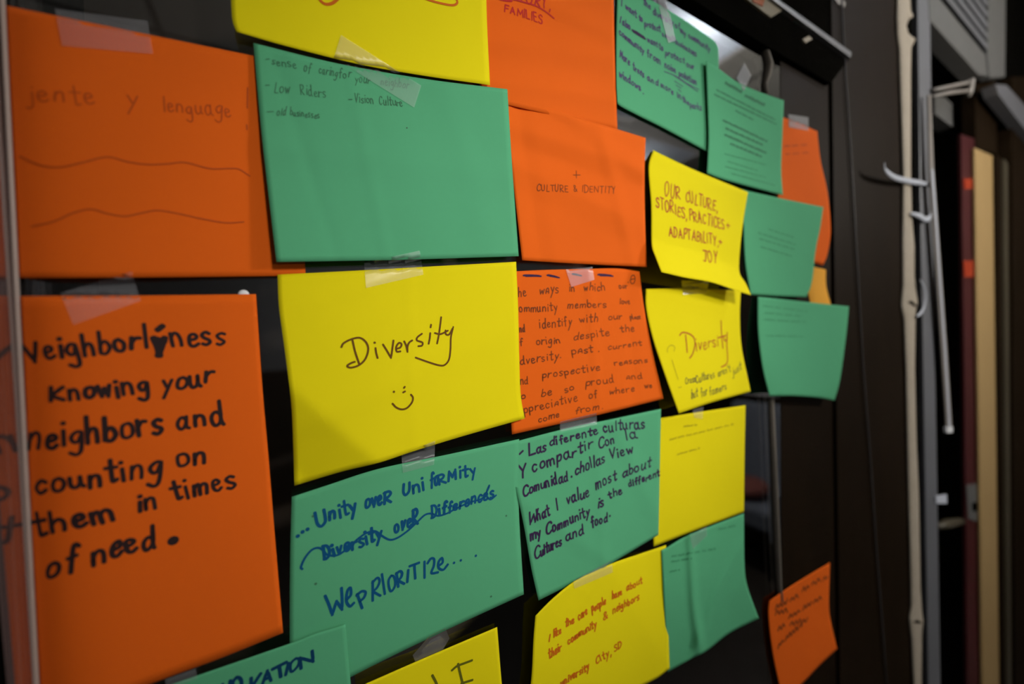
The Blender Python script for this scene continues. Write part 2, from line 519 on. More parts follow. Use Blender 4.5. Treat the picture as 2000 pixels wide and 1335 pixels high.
class Sheet:
    """one sheet of paper: curved mesh, its writing, its place"""
    def __init__(s, label, colour, top, right, bottom, left, n, amp=0.8, folds=(), n_corner=None, seed=None, name='paper_sheet', group='coloured sheets taped to the glass', curl=None):
        # outlines run left to right and top to bottom; n is the gap to the glass in mm, n_corner gives it at TL TR BR BL
        NU, NV = 44, 36
        rnd = random.Random(seed if seed is not None else label)

        def edge(pts, k):
            c = catmull([tuple(map(float, p)) for p in pts], 8)
            ln = [0.0]
            for a, b in zip(c, c[1:]):
                ln.append(ln[-1] + math.hypot(a[0] - b[0], a[1] - b[1]))
            out, j = [], 0
            for i in range(k + 1):
                t = ln[-1] * i / k
                while j < len(c) - 2 and ln[j + 1] < t:
                    j += 1
                u = (t - ln[j]) / max(1e-9, ln[j + 1] - ln[j])
                out.append((c[j][0] + (c[j + 1][0] - c[j][0]) * u, c[j][1] + (c[j + 1][1] - c[j][1]) * u))
            return out
        T, B = edge(top, NU), edge(bottom, NU)
        L, R = edge(left, NV), edge(right, NV)
        nc = n_corner or (n, n, n, n)
        waves = [(rnd.uniform(1.0, 3.2), rnd.uniform(-2.2, 2.2), rnd.uniform(0, 6.28), rnd.uniform(0.4, 1)) for _ in range(4)]
        verts, faces = [], []
        for j in range(NV + 1):
            v = j / NV
            for i in range(NU + 1):
                u = i / NU
                p = []
                for k in range(2):
                    p.append((1 - v) * T[i][k] + v * B[i][k] + (1 - u) * L[j][k] + u * R[j][k]
                             - ((1 - u) * (1 - v) * T[0][k] + u * (1 - v) * T[-1][k] + (1 - u) * v * B[0][k] + u * v * B[-1][k]))
                h = (1 - u) * (1 - v) * nc[0] + u * (1 - v) * nc[1] + u * v * nc[2] + (1 - u) * v * nc[3]
                h += amp * sum(a * math.sin(fu * u * 3.1 + fv * v * 3.1 + ph) for fu, fv, ph, a in waves) * 0.5
                if curl:
                    h += curl(u, v)
                for (ax, ay), (bx, by), k in folds:
                    dx, dy = bx - ax, by - ay
                    d = (dx * (p[1] - ay) - dy * (p[0] - ax)) / math.hypot(dx, dy)
                    if d > 0:
                        h += k * d
                verts.append(at(p[0], p[1], max(h, n * 0.25, 0.6) / 1000))
        for j in range(NV):
            for i in range(NU):
                a = j * (NU + 1) + i
                faces.append((a, a + 1, a + NU + 2, a + NU + 1))
        me = bpy.data.meshes.new(name)
        # wound so that the normals face the room
        me.from_pydata([tuple(q) for q in verts], [], [tuple(reversed(f)) for f in faces])
        o = bpy.data.objects.new(name, me)
        COL.objects.link(o)
        me.materials.append(PAPER[colour])
        for p in me.polygons:
            p.use_smooth = True
        md = o.modifiers.new('thickness', 'SOLIDIFY')
        md.thickness = 0.0003
        md.offset = -1
        tag(o, label, 'paper', group)
        s.o = o
        s.bvh = BVHTree.FromPolygons(verts, faces)
        s.layers = {}
        s.part = 'handwriting'
        s.frame(0, 0, 1)
        SHEETS.append(s)

    def frame(s, ox, oy, k):
        s.fx = (ox, oy, k)
        return s

    def px(s, x, y):
        ox, oy, k = s.fx
        return ox + x / k, oy + y / k

    def hit(s, x, y):
        d = ray(x, y).normalized()
        loc, nor, idx, dist = s.bvh.ray_cast(CAM, d)
        if loc is None:
            return None
        if nor.dot(d) > 0:
            nor = -nor
        return loc, nor

    def ribbon(s, pts, width, inkname, lift=0.00035):
        """pts in full-photograph positions; width in metres"""
        V, F = [], []
        s.layers.setdefault((inkname, s.part), []).append((V, F))
        if len(pts) == 1:
            h = s.hit(*pts[0])
            if not h:
                return
            loc, nor = h
            a = nor.orthogonal().normalized()
            c = nor.cross(a)
            b = len(V)
            for j in range(10):
                w_ = 2 * PI * j / 10
                V.append(loc + nor * lift + (a * math.cos(w_) + c * math.sin(w_)) * width * 0.62)
            F.append(tuple(b + j for j in range(10)))
            return
        run = []
        for q in list(pts) + [None]:
            h = s.hit(*q) if q else None
            if h and (not run or (h[0] - run[-1][0]).length > 1e-5):
                run.append(h)
            elif not h:
                if len(run) > 1:
                    s._lay(run, width, lift, V, F)
                run = []

    def _lay(s, run, width, lift, V, F):
        P = [l + nn * lift for l, nn in run]
        N = [nn for l, nn in run]
        t0 = (P[1] - P[0]).normalized()
        t1 = (P[-1] - P[-2]).normalized()
        hw = width / 2
        P = [P[0] - t0 * hw * 0.85, P[0] - t0 * hw * 0.5] + P + [P[-1] + t1 * hw * 0.5, P[-1] + t1 * hw * 0.85]
        N = [N[0], N[0]] + N + [N[-1], N[-1]]
        k = len(P)
        wd = [0.5, 0.86] + [1.0] * (k - 4) + [0.86, 0.5]
        b = len(V)
        for i in range(k):
            t = P[min(i + 1, k - 1)] - P[max(i - 1, 0)]
            if t.length < 1e-9:
                t = t0
            sd = N[i].cross(t).normalized() * hw * wd[i]
            V.append(P[i] + sd)
            V.append(P[i] - sd)
        for i in range(k - 1):
            F.append((b + 2 * i, b + 2 * i + 1, b + 2 * i + 3, b + 2 * i + 2))
        # fill sharp turns with a small round dot
        for i in range(3, k - 3):
            a1, a2 = (P[i] - P[i - 1]), (P[i + 1] - P[i])
            if a1.length > 1e-7 and a2.length > 1e-7 and a1.angle(a2) > 0.7:
                a = N[i].orthogonal().normalized()
                c = N[i].cross(a)
                bb = len(V)
                for j in range(8):
                    w_ = 2 * PI * j / 8
                    V.append(P[i] + N[i] * 0.00002 + (a * math.cos(w_) + c * math.sin(w_)) * hw)
                F.append(tuple(bb + j for j in range(8)))

    def stroke(s, pts, width, inkname, k=5):
        q = [s.px(x, y) for x, y in pts]
        s.ribbon(catmull(q, k) if len(q) > 1 else q, width, inkname)

    def word(s, text, x0, y0, x1, y1, xh, width, inkname, lean=-0.05):
        """text along a baseline from (x0,y0) to (x1,y1); xh is the x-height; all in the current frame"""
        rnd = random.Random(text + str(x0))
        adv = sum(PARSED[c][0] for c in text) + 1.9 * (len(text) - 1)
        ax, ay = (x1 - x0) / adv, (y1 - y0) / adv
        ux, uy = lean * xh / 10, -xh / 10
        x = 0.0
        for c in text:
            wd, strokes = PARSED[c]
            dy = rnd.gauss(0, 0.7)
            sc = rnd.uniform(0.86, 1.12)
            sh = rnd.gauss(0, 0.09)
            sx = rnd.uniform(0.88, 1.04)
            wv = width * rnd.uniform(0.88, 1.12)
            jx = rnd.gauss(0, 0.25)
            for st in strokes:
                q, last = [], None
                for gx, gy in st:
                    if (gx, gy) == last:
                        q.append(q[-1])
                        continue
                    last = (gx, gy)
                    X_ = x + jx + gx * sx + gy * sh + rnd.gauss(0, 0.15)
                    Y_ = gy * sc + dy + rnd.gauss(0, 0.15)
                    q.append(s.px(x0 + X_ * ax + Y_ * ux, y0 + X_ * ay + Y_ * uy))
                s.ribbon(catmull(q, 4) if len(q) > 1 else q, wv, inkname)
            x += wd + 1.9

    def scrawl(s, x0, y0, x1, y1, h, width, inkname, seed=1, word=(24, 60), gap=10):
        """a line of small illegible writing, broken into words"""
        rnd = random.Random(seed * 97 + int(x0))
        L = math.hypot(x1 - x0, y1 - y0)
        ex, ey = (x1 - x0) / L, (y1 - y0) / L
        t = 0.0
        while t < L - 4:
            w_ = min(rnd.uniform(*word), L - t)
            pts = []
            k = max(3, int(w_ / (h * 0.42)))
            for i in range(k + 1):
                u = t + w_ * i / k
                v = (h * rnd.uniform(0.55, 1.0) if i % 2 else h * rnd.uniform(-0.1, 0.15))
                pts.append((x0 + ex * u, y0 + ey * u - v))
            s.stroke(pts, width, inkname, 3)
            t += w_ + gap * rnd.uniform(0.7, 1.3)

    def finish(s):
        """one part for each block of writing that stands apart on the sheet"""
        for (nm, part), strokes in s.layers.items():
            strokes = [q for q in strokes if q[1]]
            box = [([min(v[k] for v in V) for k in range(3)], [max(v[k] for v in V) for k in range(3)]) for V, F in strokes]
            size = [max(b - a for a, b in zip(lo, hi)) for lo, hi in box]
            root = list(range(len(strokes)))

            def find(i):
                while root[i] != i:
                    root[i] = root[root[i]]
                    i = root[i]
                return i
            for i in range(len(strokes)):
                for j in range(i):
                    gap = math.sqrt(sum(max(0.0, box[i][0][k] - box[j][1][k], box[j][0][k] - box[i][1][k]) ** 2 for k in range(3)))
                    if gap <= 0.018:
                        root[find(i)] = find(j)
            blocks = {}
            for i, q in enumerate(strokes):
                blocks.setdefault(find(i), []).append(q)
            for qs in blocks.values():
                VV, FF = [], []
                for V, F in qs:
                    b = len(VV)
                    VV += V
                    FF += [tuple(b + k for k in f) for f in F]
                me = bpy.data.meshes.new(part)
                me.from_pydata([tuple(v) for v in VV], [], FF)
                o = bpy.data.objects.new(part, me)
                COL.objects.link(o)
                me.materials.append(INK[nm])
                o.parent = s.o


SHEETS = []


def crease(*lines):
    """tent-like creases across a sheet: each (point, point, half width in photograph units, height in mm)"""
    out = []
    for (ax, ay), (bx, by), wd, hh in lines:
        L = math.hypot(bx - ax, by - ay)
        nx, ny = -(by - ay) / L * wd, (bx - ax) / L * wd
        for k, m in ((-1, 1), (0, -2), (1, 1)):
            out.append(((ax + nx * k, ay + ny * k), (bx + nx * k, by + ny * k), m * hh / wd))
    return out



# ------------------------------------------------------------------ the sheets
# --- left column
O1 = Sheet('wide orange sheet at top left with faint pencil words and two wavy lines', 'orange',
           [(8, 10), (180, 45), (575, 125)], [(575, 125), (586, 330), (597, 538)],
           [(33, 542), (300, 541), (597, 538)], [(8, 10), (22, 300), (33, 542)], 2, 0.5, curl=lambda u, v: 17 * (1 - math.exp(-u / 0.10)) * (1 - u))
O1.frame(0, 0, 3.8135)
O1.word('jente', 205, 745, 725, 778, 78, .0011, 'rust_pencil', -.05)
O1.word('y', 940, 790, 1040, 800, 80, .0011, 'rust_pencil')
O1.word('lenguage', 1215, 828, 1730, 872, 66, .0011, 'rust_pencil')
O1.stroke([(1845, 655), (1842, 805)], .0011, 'rust_pencil')
O1.stroke([(1838, 930), (1840, 965)], .0012, 'rust_pencil')
O1.part = 'wavy_line'
O1.stroke([(150, 1165), (300, 1230), (450, 1245), (620, 1210), (800, 1170), (950, 1205), (1100, 1225), (1250, 1220), (1380, 1210), (1560, 1255), (1700, 1255), (1780, 1260), (1860, 1310)], .0013, 'rust_pencil')
O1.frame(0, 320, 3.8135)
O1.stroke([(240, 465), (400, 430), (550, 365), (680, 338), (800, 370), (930, 390), (1060, 365), (1180, 347), (1350, 375), (1500, 408), (1680, 438), (1815, 432)], .0013, 'rust_pencil')
O1.finish()

C = Sheet('tall orange sheet at left with thick black marker reading Neighborliness', 'orange',
          [(37, 578), (250, 577), (500, 574)], [(500, 574), (512, 750), (525, 900), (538, 1060), (553, 1235)],
          [(79, 1422), (294, 1335), (430, 1285), (553, 1235)], [(37, 578), (56, 1000), (79, 1422)], 2.5, 0.6, curl=lambda u, v: 17 * (1 - math.exp(-u / 0.10)) * (1 - u))
C.frame(20, 600, 2.471)
MK = .0029
C.word('N', 48, 268, 140, 258, 58, .0036, 'black_marker', -.1)
C.word('eighborl', 172, 250, 672, 194, 58, MK, 'black_marker', -.12)
C.word('ness', 780, 190, 1042, 180, 55, MK, 'black_marker', -.05)
C.stroke([(735, 90), (712, 108)], .0046, 'black_marker')
C.stroke([(692, 148), (712, 190), (722, 232)], .0050, 'black_marker')
C.stroke([(745, 148), (730, 190), (715, 232)], .0050, 'black_marker')
C.stroke([(700, 150), (745, 165), (712, 172), (735, 185), (718, 200)], .0044, 'black_marker')
C.word('K', 190, 452, 275, 445, 44, MK, 'black_marker', -.08)
C.word('nowing', 285, 443, 680, 412, 54, MK, 'black_marker', -.08)
C.word('your', 735, 398, 985, 368, 52, MK, 'black_marker', .0)
C.word('neighbors', 88, 690, 740, 608, 66, .0031, 'black_marker', -.1)
C.word('and', 805, 590, 1030, 558, 58, MK, 'black_marker', -.12)
C.word('counting', 122, 902, 742, 806, 58, MK, 'black_marker', -.1)
C.word('on', 805, 768, 955, 740, 54, MK, 'black_marker', -.05)
C.word('them', 115, 1100, 520, 1012, 60, .0033, 'black_marker', -.1)
C.word('in', 615, 985, 715, 965, 54, MK, 'black_marker', -.1)
C.word('times', 790, 930, 1092, 866, 54, MK, 'black_marker', -.12)
C.word('of', 172, 1300, 325, 1262, 64, .0032, 'black_marker', .1)
C.word('need', 395, 1242, 708, 1136, 64, .0033, 'black_marker', -.05)
C.stroke([(787, 1124)], .0066, 'black_marker')
C.finish()

# --- second column
T1 = Sheet('yellow sheet cut by the top edge, with orange pen curves at its top', 'yellow',
           [(440, -210), (700, -190), (952, -170)], [(952, -170), (950, 0), (957, 166)],
           [(462, 62), (480, 67), (560, 90), (700, 125), (830, 148), (957, 166)], [(440, -210), (451, 0), (454, 40), (462, 62)], 4, 0.8,
           n_corner=(6, 11, 10, 9))
T1.frame(480, 0, 3.8135)
T1.part = 'pen_curve'
T1.stroke([(540, -20), (565, 15), (600, 33), (645, 25), (690, -10)], .0030, 'orange_marker')
T1.stroke([(1300, -25), (1360, 0), (1450, 25), (1540, 40), (1575, 22), (1566, -12)], .0026, 'orange_marker')
T1.finish()

A = Sheet('large green sheet at upper left centre with faint pencil list', 'green',
          [(495, 84), (660, 124), (830, 154), (991, 174)], [(991, 174), (1000, 320), (1013, 500)],
          [(540, 511), (780, 507), (1013, 500)], [(495, 84), (512, 270), (540, 511)], 6, 0.9, n_corner=(8, 12, 12, 18), folds=crease(((720, 320), (760, 520), 16, 0.9), ((620, 380), (660, 510), 18, -0.8), ((880, 200), (960, 480), 40, 1.2), ((560, 290), (900, 330), 40, 1.0)))
A.frame(480, 0, 3.8135)
GP = .00075
A.stroke([(150, 442), (176, 440)], GP, 'grey_pencil')
A.word('sense', 190, 478, 385, 512, 36, GP, 'grey_pencil', -.15)
A.word('of', 430, 530, 482, 545, 42, GP, 'grey_pencil', .2)
A.word('caring', 545, 545, 682, 575, 34, GP, 'grey_pencil', .1)
A.word('for', 690, 578, 790, 580, 38, GP, 'grey_pencil', .1)
A.word('your', 815, 608, 930, 628, 34, GP, 'grey_pencil', .1)
A.word('neighbor', 1005, 632, 1215, 662, 34, GP, 'faint_green', .1)
A.stroke([(148, 636), (176, 634)], GP, 'grey_pencil')
A.word('Low', 212, 692, 335, 692, 42, GP, 'grey_pencil', 0)
A.word('Riders', 408, 702, 600, 730, 42, GP, 'grey_pencil', -.1)
A.stroke([(765, 742), (792, 741)], GP * 1.1, 'grey_pencil')
A.word('Vision', 812, 762, 955, 770, 36, GP * 1.1, 'grey_pencil', -.1)
A.word('Culture', 995, 776, 1172, 790, 34, GP * 1.1, 'grey_pencil', -.1)
A.stroke([(160, 833), (206, 831)], GP, 'grey_pencil')
A.word('old', 230, 862, 300, 856, 32, GP, 'grey_pencil', .1)
A.word('businesses', 330, 858, 550, 885, 30, GP, 'grey_pencil', 0)
A.part = 'speck'
A.stroke([(1200, 953)], .0012, 'dark_pen')
A.finish()

B = Sheet('large yellow sheet near the centre reading Diversity above a smiley face', 'yellow',
          [(542, 536), (700, 528), (860, 519), (1008, 511)], [(1008, 511), (1012, 600), (1014, 690), (1017, 770), (1025, 817)],
          [(575, 948), (665, 921), (740, 903), (810, 880), (905, 851), (1025, 817)],
          [(542, 536), (545, 600), (557, 690), (569, 790), (573, 880), (575, 948)], 12, 0.8,
          n_corner=(5, 6, 13, 24), folds=[((568, 758), (740, 905), -0.17), ((930, 880), (1020, 720), -0.07)] + crease(((796, 530), (803, 700), 9, 0.8), ((560, 610), (700, 560), 22, 0.9), ((880, 700), (1010, 640), 34, 1.2)))
B.frame(480, 650, 3.8135)
BW = .0021
for st in ([(712, 105), (730, 75), (790, 45), (850, 36), (895, 68), (912, 120), (892, 190), (845, 238), (785, 258), (755, 246), (780, 226), (812, 214)],
           [(795, 55), (815, 140), (845, 230)], [(966, 112), (972, 150), (982, 186)], [(960, 72)],
           [(1022, 85), (1050, 130), (1082, 185), (1082, 185), (1090, 130), (1100, 55)],
           [(1120, 118), (1150, 108), (1160, 82), (1140, 74), (1120, 105), (1125, 138), (1152, 136)],
           [(1180, 62), (1195, 95), (1205, 140), (1205, 140), (1205, 100), (1218, 70), (1240, 55)],
           [(1312, 5), (1278, 32), (1275, 55), (1315, 70), (1312, 93), (1285, 98)],
           [(1374, 0), (1370, 40), (1362, 80)], [(1380, -62), (1376, -42)],
           [(1455, -118), (1440, 0), (1425, 78)], [(1408, 0), (1450, 8), (1505, -18)],
           [(1488, -20), (1490, 8), (1515, 10), (1545, -45), (1545, -45), (1528, 30), (1524, 130), (1512, 200), (1480, 238), (1440, 240), (1370, 220), (1265, 183)],
           [(1103, 437)], [(1184, 400), (1178, 408)], [(1186, 434), (1172, 442)],
           [(1093, 525), (1120, 553), (1160, 568), (1200, 558), (1235, 520), (1245, 482), (1230, 458)]):
    if st[0] == (1103, 437):
        B.part = 'smiley_drawing'
    B.stroke(st, BW, 'brown_marker')
B.finish()

HS = Sheet('large green sheet at lower centre with blue marker reading unity over uniformity', 'green',
           [(570, 970), (640, 947), (740, 915), (870, 888), (1014, 857)], [(1014, 857), (1013, 985), (1023, 1160)],
           [(568, 1388), (684, 1322), (850, 1240), (1023, 1160)], [(570, 970), (567, 1080), (566, 1250), (568, 1388)], 5, 0.6,
           n_corner=(5, 5, 6, 4))
HS.frame(560, 880, 3.927)
HW = .0030
for d in ((85, 652), (122, 620), (160, 600)):
    HS.stroke([d], .0032, 'blue_marker')
HS.word('U', 225, 588, 318, 555, 60, HW, 'blue_marker', -.2)
HS.word('nity', 325, 535, 545, 460, 62, HW, 'blue_marker', -.12)
HS.word('ove', 600, 445, 738, 400, 64, HW, 'blue_marker', .0)
HS.word('R', 742, 408, 805, 388, 58, HW, 'blue_marker', -.05)
HS.word('Un', 890, 345, 1030, 305, 56, HW, 'blue_marker', -.12)
HS.word('i', 1040, 302, 1062, 292, 60, HW, 'blue_marker', -.1)
HS.word('fo', 1100, 275, 1165, 255, 60, HW, 'blue_marker', 0)
HS.word('RM', 1168, 255, 1310, 208, 46, HW, 'blue_marker', -.05)
HS.word('ity', 1318, 205, 1462, 178, 54, HW, 'blue_marker', -.08)
HS.word('Diversity', 285, 830, 735, 668, 58, HW, 'blue_marker', -.1)
HS.word('oveR', 828, 622, 1010, 560, 60, HW, 'blue_marker', .0)
HS.word('Differences', 1110, 512, 1590, 352, 50, HW, 'blue_marker', .0)
HS.part = 'strike_through_line'
HS.stroke([(120, 905), (110, 888), (140, 820), (190, 760), (240, 742), (280, 760), (310, 795), (380, 800), (450, 760), (550, 670), (620, 625), (680, 615), (730, 650), (790, 680), (850, 665), (930, 610), (1000, 545), (1060, 490), (1110, 480), (1160, 497), (1230, 478), (1300, 440), (1400, 395), (1500, 362), (1545, 290), (1552, 265), (1530, 330), (1560, 372), (1605, 340)], .0023, 'blue_marker')
HS.part = 'handwriting'
HS.stroke([(295, 1110), (325, 1180), (350, 1255), (350, 1255), (382, 1150), (382, 1150), (425, 1215), (425, 1215), (425, 1130), (420, 1050)], HW, 'blue_marker')
HS.stroke([(465, 1135), (492, 1100), (488, 1048), (465, 1075), (458, 1150), (485, 1190), (515, 1165)], HW, 'blue_marker')
HS.word('PRI', 575, 1205, 765, 1078, 78, HW, 'blue_marker', -.2)
HS.word('OR', 778, 1085, 905, 1020, 62, HW, 'blue_marker', -.1)
HS.word('I', 912, 1005, 940, 992, 48, HW, 'blue_marker', -.1)
HS.word('T', 950, 990, 1025, 965, 62, HW, 'blue_marker', -.1)
HS.word('I', 1045, 968, 1072, 955, 62, HW, 'blue_marker', -.1)
HS.stroke([(1080, 860), (1105, 825), (1130, 830), (1128, 880), (1110, 935), (1160, 930)], HW, 'blue_marker')
HS.stroke([(1165, 880), (1195, 855), (1190, 820), (1165, 850), (1165, 895), (1200, 910), (1235, 870)], HW, 'blue_marker')
for d in ((1283, 857), (1335, 838), (1450, 803)):
    HS.stroke([d], .0026, 'blue_marker')
HS.part = 'speck'
for d in ((202, 500), (1683, 497), (1567, 1115), (222, 1018)):
    HS.stroke([d], .0022, 'grey_pencil')
HS.finish()

N = Sheet('green sheet at bottom left with navy marker word INNOVATION cut by the frame edge', 'green',
          [(300, 1349), (385, 1319), (567, 1256), (610, 1239), (675, 1219)], [(675, 1219), (680, 1280), (685, 1335), (692, 1420)],
          [(330, 1530), (520, 1470), (692, 1420)], [(300, 1349), (330, 1530)], 9, 0.4)
N.frame(340, 1180, 5.556)
NW = .0030
N.word('INNO', 300, 1120, 750, 905, 88, NW, 'navy_marker', -.05)
N.word('V', 785, 920, 925, 855, 80, NW, 'navy_marker', .25)
N.word('A', 955, 875, 1075, 815, 88, NW, 'navy_marker', .15)
N.word('T', 1085, 815, 1240, 735, 84, NW, 'navy_marker', .1)
N.word('I', 1195, 760, 1240, 735, 80, NW, 'navy_marker', .3)
N.word('O', 1235, 745, 1360, 690, 74, NW, 'navy_marker', .2)
N.word('N', 1365, 690, 1540, 590, 84, NW, 'navy_marker', .05)
N.finish()

F = Sheet('yellow sheet cut by the bottom edge with dark letters I and F', 'yellow',
          [(698, 1342), (830, 1284), (971, 1224)], [(971, 1224), (980, 1335), (988, 1420)],
          [(712, 1560), (850, 1490), (988, 1420)], [(698, 1342), (712, 1560)], 4, 0.7)
F.frame(680, 1180, 6.06)
FW_ = .0030
F.stroke([(995, 835), (1030, 900), (1070, 990), (1110, 1080)], FW_, 'olive_marker')
F.stroke([(1300, 700), (1320, 790), (1350, 910), (1385, 1050)], FW_, 'olive_marker')
F.stroke([(1228, 775), (1290, 725), (1380, 690), (1465, 658)], FW_, 'olive_marker')
F.stroke([(1340, 930), (1400, 912), (1470, 890)], FW_, 'olive_marker')
F.stroke([(700, 960), (760, 1100), (900, 1050)], FW_, 'olive_marker')
F.finish()

# --- third column
T2 = Sheet('orange sheet at top centre with red marker reading FAMILIES', 'orange',
           [(925, -150), (1197, -110)], [(1197, -110), (1199, 20), (1202, 150), (1206, 253)],
           [(938, 192), (1050, 218), (1206, 253)], [(925, -150), (938, 192)], 2.6, 1.6, folds=crease(((950, 75), (1200, 110), 36, 4.2), ((1100, 20), (1205, 70), 26, 3.6), ((980, 160), (1205, 195), 22, 2.4)))
T2.frame(960, 0, 3.8135)
T2.word('STORY,', 150, -2, 445, 75, 46, .0019, 'red_marker', .0)
T2.stroke([(60, -5), (110, 5), (150, 6)], .0030, 'red_marker')
T2.stroke([(180, 0), (250, 20), (330, 45), (400, 85), (465, 137)], .0019, 'red_marker')
T2.word('FAM', 95, 85, 240, 130, 30, .0019, 'red_marker', .0)
T2.word('ILIES', 240, 130, 385, 182, 36, .0019, 'red_marker', .0)
T2.finish()

C2 = Sheet('plain-looking orange sheet at upper centre with faint words CULTURE & IDENTITY', 'orange',
           [(980, 184), (1050, 205), (1143, 233), (1261, 269)], [(1261, 269), (1259, 340), (1260, 430), (1263, 521)],
           [(1020, 508), (1120, 514), (1263, 521)], [(980, 184), (988, 240), (1003, 360), (1020, 508)], 4.0, 1.2, n_corner=(3, 4, 6, 7), folds=crease(((985, 240), (1150, 295), 36, 4.4), ((1000, 320), (1260, 440), 44, 3.6), ((1030, 330), (1060, 520), 26, -2.2), ((1215, 420), (1240, 520), 20, 2.4), ((1140, 245), (1260, 340), 24, 2.8)))
C2.frame(960, 320, 3.8135)
CW = .0010
C2.stroke([(608, 83), (660, 83)], CW, 'brown_pen')
C2.stroke([(630, 52), (632, 105)], CW, 'brown_pen')
C2.word('CULTURE', 335, 200, 572, 210, 29, CW, 'brown_pen', 0)
C2.word('&', 612, 205, 642, 206, 29, CW, 'brown_pen', 0)
C2.word('IDENTITY', 672, 206, 925, 220, 29, CW, 'brown_pen', 0)
C2.finish()

W = Sheet('orange sheet crowded with brown handwriting, between two yellow sheets', 'orange',
          [(980, 531), (1060, 527), (1140, 525), (1206, 524), (1249, 530)], [(1249, 530), (1258, 600), (1275, 690), (1296, 778)],
          [(1000, 848), (1080, 830), (1180, 807), (1296, 778)], [(980, 531), (990, 690), (1000, 848)], 3, 0.9, n_corner=(3, 4, 5, 3), folds=crease(((1150, 550), (1172, 805), 12, 1.5), ((1225, 560), (1240, 790), 16, -1.2)))
W.frame(1000, 520, 4.172)
WW = .0015
for x, y, x2, y2, h in ((92, 74, 236, 80, 5), (285, 72, 385, 92, 5), (490, 62, 565, 76, 4), (698, 68, 822, 80, 7)):
    W.stroke([(x, y), (x2, y2), (x + 8, y - h * .4), ((x + x2) / 2, (y + y2) / 2 - h), (x2 - 12, y2 - h * .6), (x + 20, y + h)], .0022, 'purple_marker')
for t in (('he', 50, 242, 120, 240, 42), ('ways', 222, 226, 382, 214, 42), ('in', 465, 206, 512, 204, 36), ('which', 585, 196, 760, 196, 34),
          ('our', 872, 180, 942, 178, 24), ('ommunity', 58, 375, 372, 358, 36), ('members', 447, 340, 770, 330, 32), ('love', 876, 305, 965, 304, 26),
          ('nd', 62, 535, 106, 530, 38), ('identify', 222, 505, 490, 478, 40), ('with', 550, 457, 706, 452, 34), ('our', 780, 436, 905, 430, 30),
          ('place', 962, 430, 1050, 430, 22), ('f', 62, 645, 88, 642, 30), ('origin', 195, 640, 396, 622, 34), ('despite', 498, 600, 800, 560, 34),
          ('the', 885, 536, 1002, 527, 32), ('dversity.', 66, 803, 405, 745, 38), ('past', 485, 716, 665, 696, 38), ('current', 780, 680, 1060, 640, 26),
          ('nd', 66, 962, 130, 958, 38), ('prospective', 245, 910, 720, 845, 34), ('reasons', 832, 808, 1106, 780, 26), ('o', 72, 1078, 116, 1072, 32),
          ('be', 236, 1060, 330, 1042, 34), ('so', 430, 1026, 510, 1002, 32), ('proud', 598, 972, 832, 945, 34), ('and', 930, 925, 1062, 915, 32),
          ('ppreciative', 96, 1196, 540, 1095, 36), ('of', 622, 1076, 700, 1066, 34), ('where', 790, 1042, 1002, 1015, 28), ('we', 1078, 994, 1142, 985, 24),
          ('come', 215, 1272, 388, 1224, 30), ('from.', 512, 1200, 745, 1155, 30)):
    W.word(t[0].replace('a', '@'), *t[1:], WW, 'brown_pen', -.03)
W.stroke([(706, 692)], .0018, 'brown_pen')
W.stroke([(965, 110), (972, 80), (992, 72), (1002, 100), (992, 135), (972, 138), (962, 112)], WW, 'brown_pen')
W.stroke([(968, 106), (1000, 100)], WW, 'brown_pen')
W.stroke([(945, 130)], .0016, 'brown_pen')
W.finish()

J = Sheet('green sheet right of centre covered in purple marker handwriting in Spanish and English', 'green',
          [(985, 868), (1014, 860), (1100, 838), (1200, 817), (1291, 798)], [(1291, 798), (1289, 900), (1287, 1000), (1286, 1044)],
          [(1052, 1172), (1090, 1153), (1130, 1133), (1180, 1107), (1210, 1090), (1286, 1044)],
          [(985, 868), (1003, 935), (1022, 1020), (1038, 1110), (1052, 1172)], 4, 1.0, n_corner=(3, 4, 6, 9), folds=crease(((1165, 830), (1180, 1110), 16, 1.2), ((1225, 880), (1290, 1030), 24, 1.6), ((1050, 1000), (1180, 1090), 26, 1.2)))
J.frame(1000, 790, 4.173)
JW = .0027
J.stroke([(60, 402), (88, 375)], JW, 'purple_marker')
for t in (('L', 132, 410, 195, 390, 54), ('as', 195, 392, 282, 372, 50), ('diferente', 305, 338, 704, 232, 38), ('culturas', 745, 218, 1082, 185, 48),
          ('Y', 60, 600, 130, 580, 66), ('compartir', 168, 548, 662, 352, 50), ('C', 705, 355, 760, 338, 48), ('on', 762, 335, 838, 308, 42),
          ('la', 925, 284, 1025, 272, 46), ('C', 85, 742, 140, 722, 56), ('omunidad', 140, 722, 458, 615, 48), ('chollas', 514, 568, 762, 468, 50),
          ('View', 798, 442, 992, 392, 46), ('W', 128, 980, 205, 945, 64), ('hat', 207, 942, 312, 902, 50), ('I', 362, 862, 388, 850, 62),
          ('value', 445, 806, 634, 745, 50), ('most', 682, 692, 852, 610, 50), ('about', 898, 592, 1132, 500, 42), ('my', 148, 1108, 240, 1065, 46),
          ('C', 272, 1062, 330, 1035, 52), ('ommunity', 330, 1038, 635, 895, 46), ('is', 695, 842, 748, 825, 44), ('the', 788, 765, 902, 725, 36),
          ('different', 950, 672, 1204, 578, 34), ('C', 182, 1268, 232, 1240, 54), ('ultures', 232, 1236, 404, 1138, 46), ('and', 438, 1118, 586, 1048, 46),
          ('food', 648, 995, 776, 945, 44)):
    J.word(*t, JW, 'purple_marker', -.06)
for d in ((485, 585), (797, 905)):
    J.stroke([d], .0030, 'purple_marker')
J.finish()

